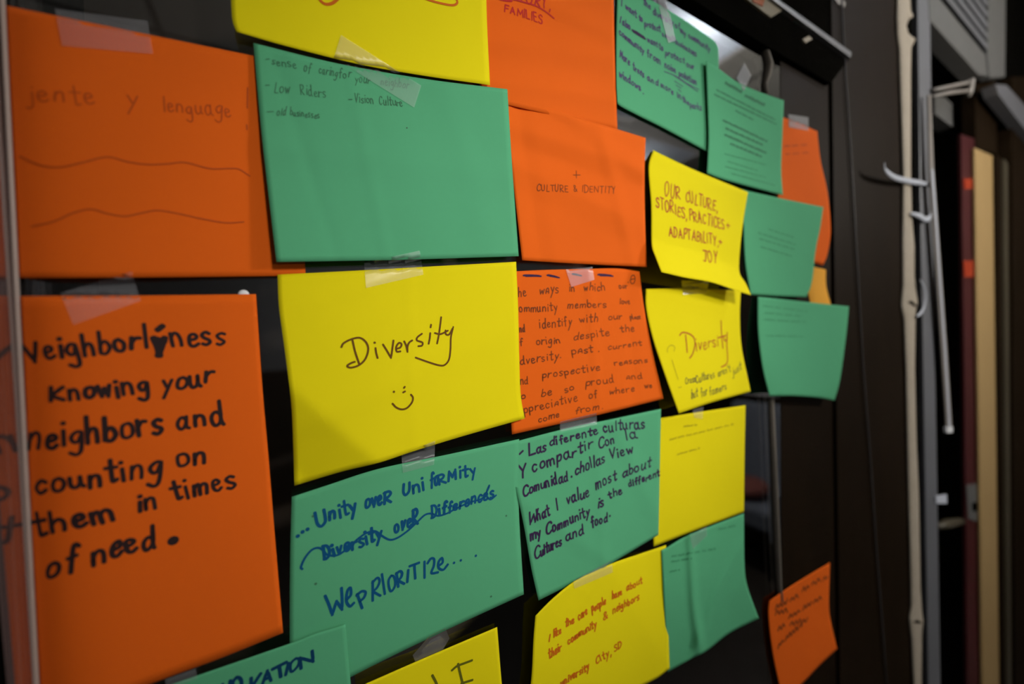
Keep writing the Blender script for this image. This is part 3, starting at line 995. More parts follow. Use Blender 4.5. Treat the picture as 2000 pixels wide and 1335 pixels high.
I = Sheet('yellow sheet at lower right centre with curved top corner and orange handwriting', 'yellow',
          [(1046, 1202), (1080, 1168), (1120, 1136), (1160, 1116), (1200, 1098), (1250, 1081), (1301, 1064)],
          [(1301, 1064), (1304, 1180), (1308, 1305)],
          [(1020, 1452), (1150, 1385), (1270, 1331), (1308, 1305)], [(1046, 1202), (1042, 1250), (1037, 1335), (1020, 1452)], 4, 0.9,
          n_corner=(15, 4, 6, 12), folds=[((1308, 1310), (1232, 1175), -0.07)])
I.frame(1040, 1060, 4.854)
IW = .0023
for t in (('I', 145, 932, 168, 925, 34), ('like', 200, 892, 272, 845, 40), ('the', 310, 800, 396, 752, 40), ('care', 435, 724, 522, 675, 42),
          ('people', 562, 652, 696, 575, 42), ('have', 755, 530, 850, 485, 38), ('about', 890, 452, 1042, 375, 36), ('their', 155, 1096, 276, 1010, 46),
          ('community', 335, 956, 610, 786, 40), ('&', 668, 732, 716, 702, 40), ('neighbors', 760, 668, 1012, 530, 38),
          ('university', 270, 1352, 540, 1190, 40), ('City,', 600, 1142, 750, 1062, 42), ('SD', 775, 1032, 846, 985, 40)):
    I.word(*t, IW, 'orange_marker', -.05)
I.finish()

# --- right hand group
U = Sheet('green sheet at top right centre with purple handwriting, its right end under another green sheet', 'green',
          [(1207, -48), (1245, -16), (1272, 0), (1330, 35), (1370, 62), (1395, 80), (1403, 95)], [(1403, 95), (1404, 200), (1404, 308)],
          [(1206, 198), (1209, 205), (1240, 222), (1300, 252), (1404, 308)], [(1207, -48), (1204, 60), (1204, 150), (1206, 198)], 1.6, 0.4,
          n_corner=(2, 2, 3.5, 4.5))
U.frame(1190, 0, 5.714)
UW = .0021
for t in (('the', 375, 45, 465, 110, 40), ('diversity', 485, 160, 715, 290, 40), ('of', 730, 305, 792, 330, 36), ('my', 792, 360, 855, 410, 38),
          ('community', 885, 415, 1125, 580, 34), ('I', 120, 60, 160, 75, 44), ('want', 180, 95, 306, 200, 40), ('to', 330, 218, 372, 245, 38),
          ('protect', 392, 292, 572, 355, 40), ('small', 590, 395, 720, 480, 34), ('businesses', 735, 485, 972, 635, 36),
          ('I', 100, 245, 140, 262, 46), ('also', 145, 278, 232, 330, 44), ('want', 425, 468, 542, 528, 40), ('to', 555, 545, 602, 572, 38),
          ('protect', 622, 612, 836, 708, 38), ('our', 860, 742, 950, 775, 34), ('community', 110, 385, 388, 605, 38), ('from', 420, 625, 578, 720, 42),
          ('noise', 615, 752, 745, 815, 40), ('pollution', 776, 845, 976, 955, 40), ('More', 115, 640, 228, 732, 50), ('trees', 262, 775, 388, 862, 44),
          ('and', 422, 895, 546, 958, 40), ('more', 576, 970, 718, 1062, 40), ('in', 758, 1085, 808, 1118, 36), ('the', 818, 1130, 888, 1175, 36),
          ('parks', 900, 1195, 1028, 1235, 38), ('windows', 110, 855, 352, 1015, 46)):
    U.word(*t, UW, 'violet_pen', .0)
U.stroke([(255, 338), (320, 370), (400, 435), (270, 355), (300, 360), (390, 420), (262, 348), (395, 432)], .0034, 'purple_marker')
U.part = 'underline'
U.stroke([(612, 798), (740, 850), (880, 940), (1000, 1000)], .0014, 'violet_pen')
U.stroke([(700, 830), (860, 935), (985, 1022)], .0014, 'violet_pen')
for a in ((725, 905, 820, 965), (742, 950, 800, 985), (768, 995, 802, 1025)):
    U.stroke([a[:2], a[2:]], .0012, 'violet_pen')
U.part = 'handwriting'
U.stroke([(378, 1045)], .0022, 'violet_pen')
U.finish()

X = Sheet('orange sheet at far right behind two green sheets, curled along its right side', 'orange',
          [(1515, 222), (1530, 229), (1560, 240), (1596, 256)], [(1596, 256), (1602, 310), (1615, 370), (1621, 420), (1622, 460), (1615, 500), (1607, 518)],
          [(1545, 500), (1607, 518)], [(1515, 222), (1515, 360), (1545, 500)], 1.5, 0.8, n_corner=(1.5, 2, 4, 1.5),
          curl=lambda u, v: 4 * u * u * math.sin(PI * min(1, v)))
X.frame(1370, 100, 4.452)
X.scrawl(720, 832, 940, 818, 16, .0016, 'faint_orange', 3, (40, 60), 20)
X.scrawl(730, 900, 960, 885, 12, .0013, 'faint_orange', 4, (30, 60), 30)
X.finish()

V = Sheet('green sheet at upper right covered with blurred lines of small print', 'green',
          [(1379, 119), (1402, 133), (1440, 160), (1480, 178), (1531, 196)], [(1531, 196), (1528, 270), (1526, 330), (1529, 381)],
          [(1381, 338), (1420, 352), (1529, 381)], [(1379, 119), (1382, 200), (1384, 270), (1381, 338)], 5, 0.7, n_corner=(9, 4, 8, 9))
V.frame(1370, 100, 4.452)
V.part = 'printed_text'
V.scrawl(205, 285, 350, 365, 26, .0036, 'print_green', 1, (150, 170), 20)
V.scrawl(378, 395, 550, 480, 26, .0036, 'print_green', 2, (180, 190), 20)
for i, (a, b, c, d, hgt, wd, nm) in enumerate(((130, 340, 635, 600, 12, .0016, 'print_green'), (110, 380, 650, 640, 12, .0016, 'print_green'), (295, 522, 460, 608, 12, .0016, 'print_green'),
                                               (185, 605, 570, 790, 14, .0026, 'print_green'), (210, 675, 530, 820, 14, .0026, 'print_green'), (200, 730, 560, 890, 14, .0026, 'print_green'),
                                               (250, 808, 520, 922, 14, .0026, 'print_green'), (200, 895, 560, 990, 8, .0010, 'faint_green'), (225, 960, 500, 1045, 8, .0010, 'faint_green'),
                                               (205, 1005, 560, 1100, 8, .0010, 'faint_green'), (260, 1065, 640, 1170, 8, .0010, 'faint_green'))):
    V.scrawl(a, b, c, d, hgt, wd, nm, i + 5, (25, 60), 8)
V.finish()

L = Sheet('green sheet at right with a few faint printed lines, tucked behind a yellow sheet', 'green',
          [(1450, 369), (1462, 373), (1530, 388), (1608, 404)], [(1608, 404), (1602, 445), (1593, 490), (1586, 550), (1575, 580)],
          [(1466, 575), (1520, 578), (1575, 580)], [(1450, 369), (1452, 440), (1456, 515), (1466, 575)], 5, 0.6, n_corner=(2, 14, 16, 3))
L.frame(1480, 320, 3.8135)
L.part = 'printed_text'
for i, (a, b, c, d) in enumerate(((80, 490, 265, 550), (0, 515, 280, 605), (10, 560, 270, 640), (20, 620, 250, 690))):
    L.scrawl(a, b, c, d, 9, .0015, 'faint_green', i, (25, 50), 8)
L.finish()

YN = Sheet('small amber slip showing between green sheets at far right', 'amber',
           [(1585, 520), (1613, 526)], [(1613, 526), (1614, 560), (1624, 598)], [(1583, 594), (1624, 602)], [(1585, 520), (1577, 558), (1583, 594)], 1.2, 0.3,
           curl=lambda u, v: 5 * math.sin(PI * u))

E1 = Sheet('small yellow sheet at right with red word Diversity and dark writing below', 'yellow',
           [(1262, 564), (1340, 563), (1447, 567)], [(1447, 567), (1445, 621), (1449, 681), (1466, 764)],
           [(1326, 807), (1391, 785), (1466, 764)], [(1262, 564), (1262, 600), (1275, 660), (1300, 735), (1326, 807)], 4, 0.6,
           n_corner=(3, 4, 17, 19))
E1.frame(1270, 560, 4.943)
EW = .0024
for st in ([(283, 467), (310, 440), (370, 450), (420, 490), (430, 560), (408, 645), (380, 687)], [(340, 465), (350, 560), (355, 632)],
           [(682, 328), (688, 450), (700, 592)], [(652, 492), (730, 468)],
           [(705, 480), (720, 520), (738, 500), (742, 440), (742, 440), (738, 560), (745, 660), (742, 725), (720, 755), (685, 773)]):
    E1.stroke(st, EW, 'red_pen')
E1.word('iversi', 438, 608, 660, 572, 72, .0020, 'red_pen', -.02)
for t in (('Cross', 338, 940, 440, 912, 38), ('Cultures', 442, 925, 622, 872, 44), ('aren\'t', 652, 862, 775, 818, 40), ('just', 795, 850, 882, 792, 40),
          ('but', 395, 1082, 458, 1052, 50), ('for', 490, 1060, 552, 1040, 46), ('famers', 572, 1050, 736, 985, 40)):
    E1.word(*t, .0014, 'dark_pen', -.05)
E1.stroke([(165, 632), (168, 590), (200, 562), (235, 580), (228, 620)], .0013, 'faint_olive')
E1.stroke([(208, 705), (235, 790), (268, 895)], .0013, 'faint_olive')
E1.stroke([(270, 972), (300, 965)], .0013, 'faint_olive')
E1.finish()

G = Sheet('yellow sheet with red capitals reading OUR CULTURE, bottom edge curling outward', 'yellow',
          [(1276, 293), (1300, 305), (1360, 333), (1461, 375)], [(1461, 375), (1452, 430), (1446, 480), (1444, 530), (1456, 552), (1467, 576)],
          [(1292, 531), (1340, 542), (1390, 551), (1440, 568), (1467, 576)],
          [(1276, 293), (1267, 327), (1272, 400), (1273, 475), (1280, 500), (1292, 531)], 10, 0.5, n_corner=(9, 12, 14, 14),
          curl=lambda u, v: (26 * max(0, v - 0.72) / 0.28 * 0.9 if v > 0.72 else 0) + 12 * max(0, 0.2 - v - 0.25 * (u - 0.1)) / 0.2 * -0.45)
G.frame(1260, 280, 4.448)
GW = .0022
for t in (('OUR', 165, 458, 308, 480, 66), ('CULTURE,', 350, 500, 632, 590, 56), ('STORIES,', 95, 548, 365, 665, 54), ('PRACTICES', 385, 664, 692, 748, 52),
          ('+', 702, 742, 738, 750, 44), ('ADAPTABILITY,', 205, 798, 640, 890, 50), ('+', 640, 880, 674, 890, 44), ('JOY', 500, 1022, 632, 1045, 58)):
    G.word(*t, GW, 'red_pen', .0)
G.finish()

E2 = Sheet('nearly blank yellow sheet at right with faint grey pencil lines', 'yellow',
           [(1270, 820), (1290, 816), (1380, 802), (1456, 791)], [(1456, 791), (1454, 900), (1453, 999)],
           [(1277, 1067), (1340, 1042), (1453, 999)], [(1270, 820), (1277, 1067)], 1.8, 0.6)
E2.frame(960, 650, 3.8135)
E2.scrawl(1430, 700, 1530, 688, 14, .0014, 'faint_olive', 2, (60, 100), 10)
E2.scrawl(1325, 800, 1800, 685, 16, .0012, 'faint_olive', 3, (30, 70), 14)
E2.scrawl(1380, 910, 1550, 862, 14, .0012, 'faint_olive', 4, (40, 90), 10)
E2.finish()

K2 = Sheet('creased green sheet at lower right, its corner flaring out', 'green',
           [(1292, 1074), (1302, 1069), (1348, 1043), (1453, 1002)], [(1453, 1002), (1454, 1100), (1460, 1145), (1482, 1207)],
           [(1304, 1312), (1350, 1286), (1380, 1271), (1425, 1236), (1482, 1207)], [(1292, 1074), (1304, 1312)], 2.4, 1.2,
           n_corner=(2, 2, 24, 3), curl=lambda u, v: 5.0 * math.exp(-((u - 0.36) / 0.05) ** 2) + 4.0 * math.exp(-((u + v - 1.25) / 0.07) ** 2) * v)
K2.frame(960, 985, 3.8135)
K2.scrawl(1340, 392, 1665, 335, 16, .0013, 'faint_green', 1, (30, 60), 14)
K2.scrawl(1690, 190, 1820, 160, 14, .0013, 'faint_green', 2, (40, 60), 14)
K2.scrawl(1340, 430, 1490, 405, 14, .0012, 'faint_green', 3, (40, 60), 14)
K2.scrawl(1325, 505, 1400, 490, 14, .0012, 'faint_green', 4, (40, 60), 14)
K2.finish()

D = Sheet('small green sheet furthest right in its row, bowed, with faint pencil lines', 'green',
          [(1480, 579), (1540, 585), (1600, 592), (1658, 598)], [(1658, 598), (1652, 660), (1641, 740), (1630, 782)],
          [(1503, 773), (1550, 773), (1600, 777), (1630, 783)], [(1480, 579), (1481, 650), (1490, 720), (1503, 773)], 8, 0.4,
          n_corner=(6, 12, 22, 20), curl=lambda u, v: 10 * math.sin(PI * u) * v)
D.frame(1430, 560, 2.226)
for i, (a, b, c, d) in enumerate(((135, 85, 330, 110), (140, 115, 300, 130), (140, 145, 320, 155), (145, 215, 310, 218))):
    D.scrawl(a, b, c, d, 7, .0010, 'faint_green', i, (25, 50), 10)
D.finish()

Z = Sheet('small orange note alone at bottom right with dark slanted scrawl', 'orange',
          [(1503, 1173), (1540, 1147), (1580, 1122), (1621, 1098)], [(1621, 1098), (1619, 1180), (1623, 1215), (1635, 1267)],
          [(1530, 1372), (1567, 1335), (1600, 1300), (1635, 1267)], [(1503, 1173), (1501, 1205), (1510, 1280), (1530, 1372)], 7, 0.5,
          n_corner=(6, 4, 12, 8))
Z.frame(1480, 985, 3.8135)
for i, (a, b, c, d) in enumerate(((130, 780, 300, 690), (330, 650, 380, 620), (400, 600, 520, 550), (130, 820, 220, 800), (230, 850, 480, 700), (150, 940, 200, 910), (240, 900, 370, 870), (150, 1070, 190, 1020), (205, 1010, 330, 900))):
    Z.scrawl(a, b, c, d, 34, .0042, 'brown_pen', i, (60, 140), 20)
Z.finish()


# ------------------------------------------------------------------ clear tape
def tape(label, pix, m=None, group='clear tape strips'):
    """a strip draped over whatever paper or glass lies under its outline"""
    cx = sum(p[0] for p in pix) / len(pix)
    cy = sum(p[1] for p in pix) / len(pix)

    def depth(x, y):
        d = ray(x, y).normalized()
        best = at(x, y, 0.0002)
        bd = (best - CAM).length
        for sh in SHEETS:
            loc, nor, idx, dist = sh.bvh.ray_cast(CAM, d)
            if loc is not None and dist < bd:
                bd = dist
                best = loc
        return -best.y
    k = 10
    quads = []
    NX, NY = 14, 8
    if len(pix) == 4:
        P = []
        for j in range(NY + 1):
            for i in range(NX + 1):
                u, v = i / NX, j / NY
                x = (1 - v) * ((1 - u) * pix[0][0] + u * pix[1][0]) + v * ((1 - u) * pix[3][0] + u * pix[2][0])
                y = (1 - v) * ((1 - u) * pix[0][1] + u * pix[1][1]) + v * ((1 - u) * pix[3][1] + u * pix[2][1])
                P.append([x, y, depth(x, y)])
        faces = [(j * (NX + 1) + i, j * (NX + 1) + i + 1, (j + 1) * (NX + 1) + i + 1, (j + 1) * (NX + 1) + i) for j in range(NY) for i in range(NX)]
    else:
        P = [[cx, cy, depth(cx, cy)]]
        faces = []
        R = 4
        n = len(pix)
        for r in range(1, R + 1):
            for p in pix:
                x, y = cx + (p[0] - cx) * r / R, cy + (p[1] - cy) * r / R
                P.append([x, y, depth(x, y)])
        for i in range(n):
            faces.append((0, 1 + i, 1 + (i + 1) % n))
        for r in range(R - 1):
            for i in range(n):
                j = (i + 1) % n
                faces.append((1 + r * n + i, 1 + (r + 1) * n + i, 1 + (r + 1) * n + j, 1 + r * n + j))
    verts = [at(x, y, dd + 0.0009) for x, y, dd in P]
    o = mesh_obj('tape_strip', verts, faces, m or M_TAPE, smooth=True)
    tag(o, label, 'tape', group)
    return o


tape('clear tape strip holding the top of the wide orange sheet at top left', [(107, 17), (288, 41), (299, 105), (121, 89)])
tape('slanted clear tape strip above the Neighborliness sheet', [(118, 572), (257, 530), (275, 587), (143, 634)])
tape('slanted clear tape strip from the top yellow sheet onto the green sheet below', [(666, 68), (823, 167), (809, 210), (652, 113)])
tape('clear tape strip at the top of the large yellow Diversity sheet', [(711, 513), (820, 489), (827, 536), (715, 562)])
tape('clear tape strip between the yellow Diversity sheet and the unity sheet below', [(784, 887), (850, 860), (848, 907), (787, 923)])
tape('milky tape square at the top of the crowded orange sheet', [(1105, 526), (1157, 521), (1161, 546), (1116, 560)], M_TAPE2)
tape('clear tape strip over the first line of the purple handwriting', [(1094, 823), (1165, 806), (1166, 829), (1094, 843)])
tape('faint tape strip at the top of the small yellow Diversity sheet', [(1331, 547), (1385, 548), (1380, 573), (1334, 575)], M_TAPE3)
tape('narrow clear tape strip hanging down over the green sheet with purple handwriting', [(1283, -4), (1302, -2), (1320, 79), (1305, 84)], M_TAPE2)
tape('diamond shaped tape piece above the green sheet of small print', [(1454, 122), (1467, 147), (1453, 178), (1438, 152)], M_TAPE2)
tape('clear tape strip on top of the far right orange sheet', [(1540, 223), (1579, 229), (1579, 255), (1541, 248)], M_TAPE2)
tape('small tape piece at the top of the nearly blank yellow sheet', [(1353, 800), (1374, 794), (1372, 818), (1356, 815)])
tape('small tape piece at the top of the creased green sheet', [(1347, 1045), (1380, 1028), (1381, 1045), (1353, 1072)])
tape('clear tape strip along the curved top of the yellow sheet with orange handwriting', [(1119, 1134), (1195, 1093), (1197, 1117), (1122, 1149)])
tape('six sided tape piece above the bottom yellow sheet', [(838, 1242), (870, 1226), (878, 1246), (865, 1268), (811, 1291), (806, 1279)])
tape('clear tape strip at the top of the green INNOVATION sheet', [(322, 1326), (382, 1305), (386, 1324), (326, 1347)])

# small white suction button on the glass, half hidden by the tall orange sheet
mb = MB().lathe(at(476, 575, 0.0), (0, -1, 0), [(0.0046, 0), (0.0046, 0.0006), (0.0036, 0.0014), (0.002, 0.0020), (0.0001, 0.0022)])
tag(mb.build('suction_button', M_WHITE, smooth=True), 'small round white button on the glass above the Neighborliness sheet', 'button')

# ------------------------------------------------------------------ left edge: perpendicular pane and its bead
jp = [at(-6, -160, 0), at(80, 1500, 0)]
x0 = JX
pane = MB()
zt, zb = jp[0].z, jp[1].z
# the pane stands out from the glass towards the viewer; its near edge runs slightly off the vertical
p_far_t, p_far_b = at(3, -160, 0), at(80, 1500, 0)


def on_jamb(px, py, xp):
    d = ray(px, py)
    return CAM + d * (xp / d.x)


xj = 0.5 * (at(5, 0).x + at(72, 1335).x)
near_t = on_jamb(-120, -200, xj)
near_b = on_jamb(44, 1500, xj)
far_t = Vector((xj, -0.0005, near_t.z + 0.2))
far_b = Vector((xj, -0.0005, near_b.z - 0.1))
pane.prism([far_t, near_t + Vector((0, 0, 0.2)), near_b, far_b], (-0.004, 0, 0))
struct(pane.build('window_2', M_PANE))
bd = MB().tube([at(x, y, 0.004) for x, y in ((-3, -160), (5, 0), (21, 330), (38, 667), (55, 1000), (72, 1335), (80, 1500))], 0.0016, 8)
struct(bd.build('trim_21', mat('pinkish_bead', (0.38, 0.30, 0.26), 0.35), smooth=True))
struct(MB().box((-0.9, -0.03, FZ), (xj - 0.006, 0.05, 2.6)).build('trim_22', M_BLACK))

# ------------------------------------------------------------------ right edge fittings
# cream strip of old caulk: swelling and torn
cs = empty('caulk_strip')
outline_l = [(1752, -160), (1752, 0), (1751, 60), (1756, 95), (1757, 150), (1760, 250), (1762, 340), (1762, 470), (1763, 560), (1760, 598), (1765, 625), (1768, 720), (1771, 860), (1774, 980), (1778, 1130), (1779, 1185), (1776, 1210), (1780, 1250), (1783, 1335), (1788, 1640)]
outline_r = [(1778, -160), (1778, 0), (1779, 22), (1784, 30), (1786, 36), (1776, 36), (1770, 50), (1774, 62), (1772, 68), (1780, 70), (1789, 66), (1788, 78), (1780, 92), (1779, 150), (1779, 250), (1779, 330), (1781, 420), (1786, 480), (1786, 540), (1790, 575), (1793, 590), (1789, 605), (1788, 625), (1787, 720), (1790, 860), (1795, 980), (1798, 1150), (1801, 1195), (1804, 1215), (1801, 1235), (1800, 1335), (1806, 1640)]
v, f = [], []
K = 90


def along(pts, t):
    y = -160 + 1660 * t
    for a, b in zip(pts, pts[1:]):
        if a[1] <= y <= b[1] and b[1] > a[1]:
            return a[0] + (b[0] - a[0]) * (y - a[1]) / (b[1] - a[1]), y
    return pts[-1]


K = 260
for i in range(K + 1):
    t = i / K
    (xl, y), (xr, _) = along(outline_l, t), along(outline_r, t)
    for k in range(7):
        u = k / 6
        v.append(at(xl + (xr - xl) * u, y, 0.012 + 0.006 * math.sin(PI * u)))
for i in range(K):
    for k in range(6):
        a = i * 7 + k
        f.append((a, a + 7, a + 8, a + 1))
c1 = mesh_obj('bead', v, f, M_CREAM, cs, True)
md = c1.modifiers.new('thickness', 'SOLIDIFY')
md.thickness = 0.004
md.offset = -1 if c1.data.polygons[0].normal.y < 0 else 1


def knot(px, py, w_, h_, tilt):
    pts = []
    for i in range(10):
        a = 2 * PI * i / 10
        r = 1 + 0.35 * math.sin(3 * a + 1)
        x, y = math.cos(a) * w_ * r, math.sin(a) * h_ * r
        pts.append(at(px + x * math.cos(tilt) - y * math.sin(tilt), py + x * math.sin(tilt) + y * math.cos(tilt), 0.0185))
    return pts


for a in ((1782, 592, 9, 3, 0.5), (1793, 1214, 7, 3, 0.2)):
    mb = MB().prism(knot(*a), (0, 0.004, 0))
    o = mb.build('tear', M_BLACK, cs)
    o['label'] = 'dark tear in the cream strip'
tag(cs, 'long cream strip of torn caulk running down the dark post at right', 'caulk')


def peel(label, pts, w_, n0=0.020):
    """a curl of peeling film: flat ribbon with thickness"""
    c = catmull([(x, y, n) for x, y, n in pts], 6)
    P = [at(x, y, n) for x, y, n in c]
    vv, ff = [], []
    for i, p in enumerate(P):
        t = (P[min(i + 1, len(P) - 1)] - P[max(i - 1, 0)]).normalized()
        sd = Vector((0, 1, 0)).cross(t).normalized()
        taper = min(1, 0.45 + 2.0 * min(i, len(P) - 1 - i) / len(P))
        for q in (-1, 0, 1):
            vv.append(p + sd * w_ * 0.5 * q * taper + Vector((0, -0.0015 if q == 0 else 0, 0)))
    for i in range(len(P) - 1):
        for q in range(2):
            a = i * 3 + q
            ff.append((a, a + 3, a + 4, a + 1))
    o = mesh_obj('peeled_film', vv, ff, M_PEEL, None, True)
    m_ = o.modifiers.new('thickness', 'SOLIDIFY')
    m_.thickness = 0.001
    tag(o, label, 'peeling film', 'peeling white curls')
    return o


peel('longest white curl of peeling film, crossing the cream strip near the top', [(1727, 318, .05), (1730, 332, .045), (1748, 346, .034), (1775, 353, .026), (1800, 357, .022), (1822, 361, .02)], 0.016)
peel('short white curl of peeling film just below the longest curl', [(1778, 416, .022), (1795, 421, .024), (1808, 428, .026), (1817, 424, .026), (1819, 408, .026)], 0.017)
peel('hooked white curl of peeling film beside the swelling in the cream strip', [(1797, 545, .03), (1805, 560, .028), (1808, 580, .026), (1804, 602, .024), (1796, 614, .022), (1790, 617, .021)], 0.012)
pts = MB().slab([(1828, 968), (1849, 965), (1850, 983), (1829, 983)], 0.016, 0.003)
tag(pts.build('peeled_film', M_PEEL, bevel=0.0008), 'small square white scrap stuck to the lower grey upright', 'peeling film', 'peeling white curls')

# loose strip hanging from the upright
ws = empty('loose_strip')
MB().slab([(1814, 185), (1818, 185), (1824, 330), (1838, 520), (1851, 700), (1860, 842), (1850, 843), (1840, 690), (1826, 480), (1816, 330)], 0.030, 0.004).build('strip', M_STRIP, ws)
MB().slab([(1819, 330), (1823, 330), (1836, 520), (1848, 690), (1857, 842), (1854, 842), (1845, 690), (1832, 500)], 0.032, 0.002).build('ridge', M_PEEL, ws)
MB().slab([(1849, 834), (1861, 833), (1861, 844), (1850, 845)], 0.033, 0.008).build('end_tip', M_WHITE, ws)
tag(ws, 'narrow grey strip hanging loose and slanted beside the grey upright', 'weather strip')

# thin cord down the dark post
cd = MB().tube([at(x, y, 0.013) for x, y in ((1638, -150), (1645, 20), (1652, 150), (1662, 300), (1672, 480), (1686, 720), (1700, 900), (1712, 1080), (1724, 1230), (1736, 1400))], 0.0022, 8)
tag(cd.build('cord', mat('grey_cord', (0.075, 0.07, 0.07), 0.5), smooth=True), 'thin grey cord slanting down the dark post at right', 'cord')

# door closer arm and little fittings inside the doorway
dc = empty('door_closer')
MB().tube([at(1822, 176, 0.02), at(1896, 160, 0.03)], 0.006, 10).build('upper_arm', M_STRIP, dc, True)
MB().tube([at(1820, 188, 0.02), at(1855, 181, 0.02), at(1893, 177, 0.03)], [0.004, 0.007, 0.005], 10).build('lower_arm', M_STRIP, dc, True)
MB().lathe(at(1896, 160, 0.034), (0, 0.15, -1), [(0.001, -0.010), (0.009, -0.009), (0.011, 0), (0.011, 0.035), (0.008, 0.05), (0.001, 0.052)], 16).build('pivot', M_STRIP, dc, True)
tag(dc, 'metal door closer arm reaching out of the doorway at upper right', 'door closer')
for lab, pix in (('upper of the two orange stickers on the dark red door edge', [(1882, 349), (1898, 348), (1900, 368), (1884, 369)]),
                 ('lower, larger orange sticker on the dark red door edge', [(1882, 509), (1906, 508), (1908, 541), (1884, 541)])):
    tag(MB().slab(pix, -0.0315, 0.0025).build('orange_sticker', M_ORANGE), lab, 'sticker', 'orange stickers on the door edge')
lkp = MB().slab([(1888, 948), (1905, 944), (1914, 950), (1917, 1012), (1905, 1018), (1892, 1012)], -0.031, 0.003).build('lock_plate', M_ALUD, DOOR, bevel=0.002)
MB().slab([(1899, 982), (1910, 980), (1911, 997), (1900, 998)], -0.0295, 0.0015).build('keyhole', M_BLACK, lkp)
MB().tube([at(1831, 1028, -0.04), at(1850, 1022, -0.04), at(1884, 1016, -0.05)], [0.010, 0.018, 0.012], 10).build('handle', M_OLIVE, DOOR, True)

# label plate under the rail of the header
lp = empty('header_label')
MB().slab([(1440, -16), (1470, -22), (1527, 21), (1506, 34)], 0.016, 0.004).build('card', M_CARD, lp)
o = MB().slab([(1462, -16), (1478, -18), (1494, -2), (1490, 12), (1472, 4)], 0.0175, 0.002).build('logo_spot', mat('rusty_orange_print', (0.30, 0.07, 0.012), 0.7), lp)
o['label'] = 'rusty orange patch on the card'
tag(lp, 'cream card with a rusty orange patch on the black header at top', 'label card')
tag(MB().slab([(1568, 76), (1580, 70), (1587, 76), (1574, 84)], 0.016, 0.004).build('clip', M_CREAM), 'small pale clip on the black header near its right end', 'clip')
tag(MB().slab([(1630, -4), (1642, -8), (1652, 6), (1650, 14), (1636, 6)], 0.012, 0.006).build('hanger_knob', M_STRIP), 'small pale knob at the top of the thin grey cord', 'knob')

# lumpy beige seam seen behind the glass
M_SEAM = mat('beige_seam', (0.15, 0.13, 0.105), 0.7, noise=0.15, scale=40)
for nm, pts, rr in (('trim_23', ((1494, 72), (1496, 100), (1502, 125), (1499, 145), (1494, 165), (1497, 184)), (.004, .006, .008, .007, .0045, .005)),
                    ('trim_25', ((1507, 776), (1512, 900), (1518, 1050), (1522, 1140), (1524, 1172)), (.0045, .005, .0055, .005, .0055))):
    struct(MB().tube([at(x, y, 0.002) for x, y in pts], list(rr), 10).build(nm, M_SEAM, smooth=True))

# ------------------------------------------------------------------ the room behind the viewer, seen in the glass
zl = H - 0.15
cn = mirror(1476, 80, zl)


def ceiling_light(x1, y1, label, lx=1.6, ly=1.0, bx=None, by=None):
    """surface mounted fixture: open housing with a lit bulb inside; (x1, y1) is its right corner nearest the glass"""
    t = empty('ceiling_light')
    x0_, y0_ = x1 - lx, y1 - ly
    hb_ = MB()
    hb_.box((x0_, y0_, H - 0.012), (x1, y1, H - 0.004))
    hb_.box((x0_, y0_, zl), (x0_ + 0.03, y1, H - 0.012))
    hb_.box((x1 - 0.03, y0_, zl), (x1, y1, H - 0.012))
    hb_.box((x0_ + 0.03, y0_, zl), (x1 - 0.03, y0_ + 0.03, H - 0.012))
    hb_.box((x0_ + 0.03, y1 - 0.03, zl), (x1 - 0.03, y1, H - 0.012))
    hb_.build('housing', M_WHITE, t)
    MB().box((x0_ + 0.03, y0_ + 0.03, zl + 0.01), (x1 - 0.03, y1 - 0.03, zl + 0.013)).build('diffuser', M_DIFF, t)
    xm, ym = bx or (x0_ + lx * 0.62), by or ((y0_ + y1) / 2)
    MB().lathe((xm, ym, H - 0.014), (0, 0, -1), [(0.001, 0), (0.17, 0.001), (0.17, 0.03), (0.14, 0.05), (0.001, 0.055)], 20).build('bulb', M_BULB, t, True)
    tag(t, label, 'ceiling light', 'ceiling lights in the room')


bb = mirror(1352, 30, H - 0.05)
ceiling_light(cn.x, cn.y, 'lit ceiling light reflected in the glass under the black header', bx=bb.x, by=bb.y)
c2 = mirror(1372, 300, zl)
ceiling_light(c2.x, c2.y, 'ceiling light reflected in the glass above the OUR CULTURE sheet')


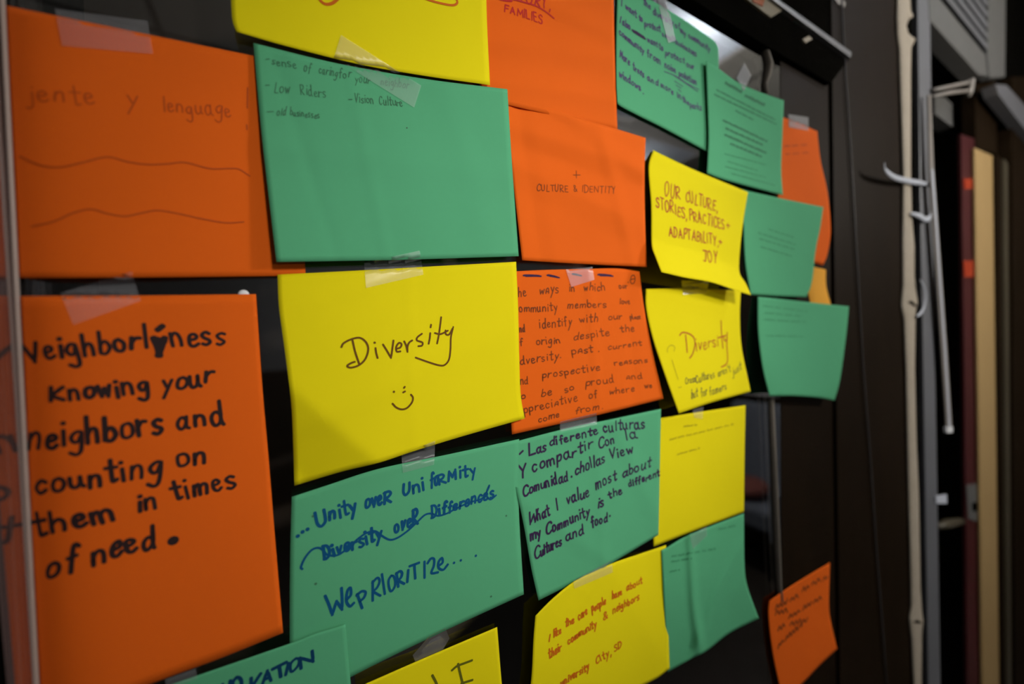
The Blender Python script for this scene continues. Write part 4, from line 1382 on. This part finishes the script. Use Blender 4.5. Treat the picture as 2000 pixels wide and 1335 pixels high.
# armchair, cushion, sideboard and boxes are made up to give blurred reflections in the glass
M_BLUE = mat('slate_upholstery', (0.22, 0.25, 0.31), 0.9, noise=0.2, scale=30)
ac = empty('armchair')
ax_, ay_ = 3.35, -1.45
MB().box((ax_ - 0.33, ay_ - 0.35, FZ + 0.36), (ax_ + 0.33, ay_ + 0.33, FZ + 0.52)).build('seat', M_BLUE, ac, bevel=0.03)
MB().prism([(ax_ + 0.2, ay_ - 0.35, FZ + 0.45), (ax_ + 0.36, ay_ - 0.35, FZ + 0.45), (ax_ + 0.46, ay_ - 0.35, FZ + 1.2), (ax_ + 0.34, ay_ - 0.35, FZ + 1.2)], (0, 0.68, 0)).build('backrest', M_BLUE, ac, bevel=0.03)
for q in (-1, 1):
    MB().box((ax_ - 0.33, ay_ + q * 0.37 - 0.05, FZ + 0.3), (ax_ + 0.34, ay_ + q * 0.37 + 0.05, FZ + 0.7)).build('armrest', M_BLUE, ac, bevel=0.02)
    for q2 in (-0.27, 0.27):
        MB().lathe((ax_ + q2, ay_ + q * 0.3, FZ), (0, 0, 1), [(0.001, 0), (0.018, 0), (0.026, 0.3), (0.026, 0.4)], 10).build('leg', M_BLACK, ac)
tag(ac, 'made-up slate armchair in the room, added for a blurred reflection beside the nearly blank yellow sheet', 'armchair')
cu = MB()
cu.lathe((ax_ - 0.10, ay_, FZ + 0.525), (0, 0, 1), [(0.001, 0), (0.17, 0.02), (0.20, 0.06), (0.17, 0.10), (0.001, 0.12)], 20)
tag(cu.build('seat_cushion', mat('pink_fabric', (0.45, 0.16, 0.14), 0.9), smooth=True), 'made-up pink round cushion on the armchair, added for a pink blur in the glass', 'cushion')
sh = MB().box((3.95, -2.3, FZ), (4.39, -0.9, FZ + 1.22))
sd = tag(sh.build('sideboard', M_DARK, bevel=0.01), 'made-up dark sideboard against the far side wall of the room', 'sideboard')
for i, (yy, hh) in enumerate(((-1.25, 0.26), (-1.75, 0.2))):
    b_ = MB().box((4.0, yy - 0.2, FZ + 1.22), (4.32, yy + 0.2, FZ + 1.22 + hh))
    tag(b_.build('storage_box', M_WHITE, bevel=0.008), ('taller made-up white box on the dark sideboard, added for a pale blur in the glass', 'lower made-up white box further along the dark sideboard')[i], 'box', 'made-up white boxes on the sideboard')

bpy.context.view_layer.update()
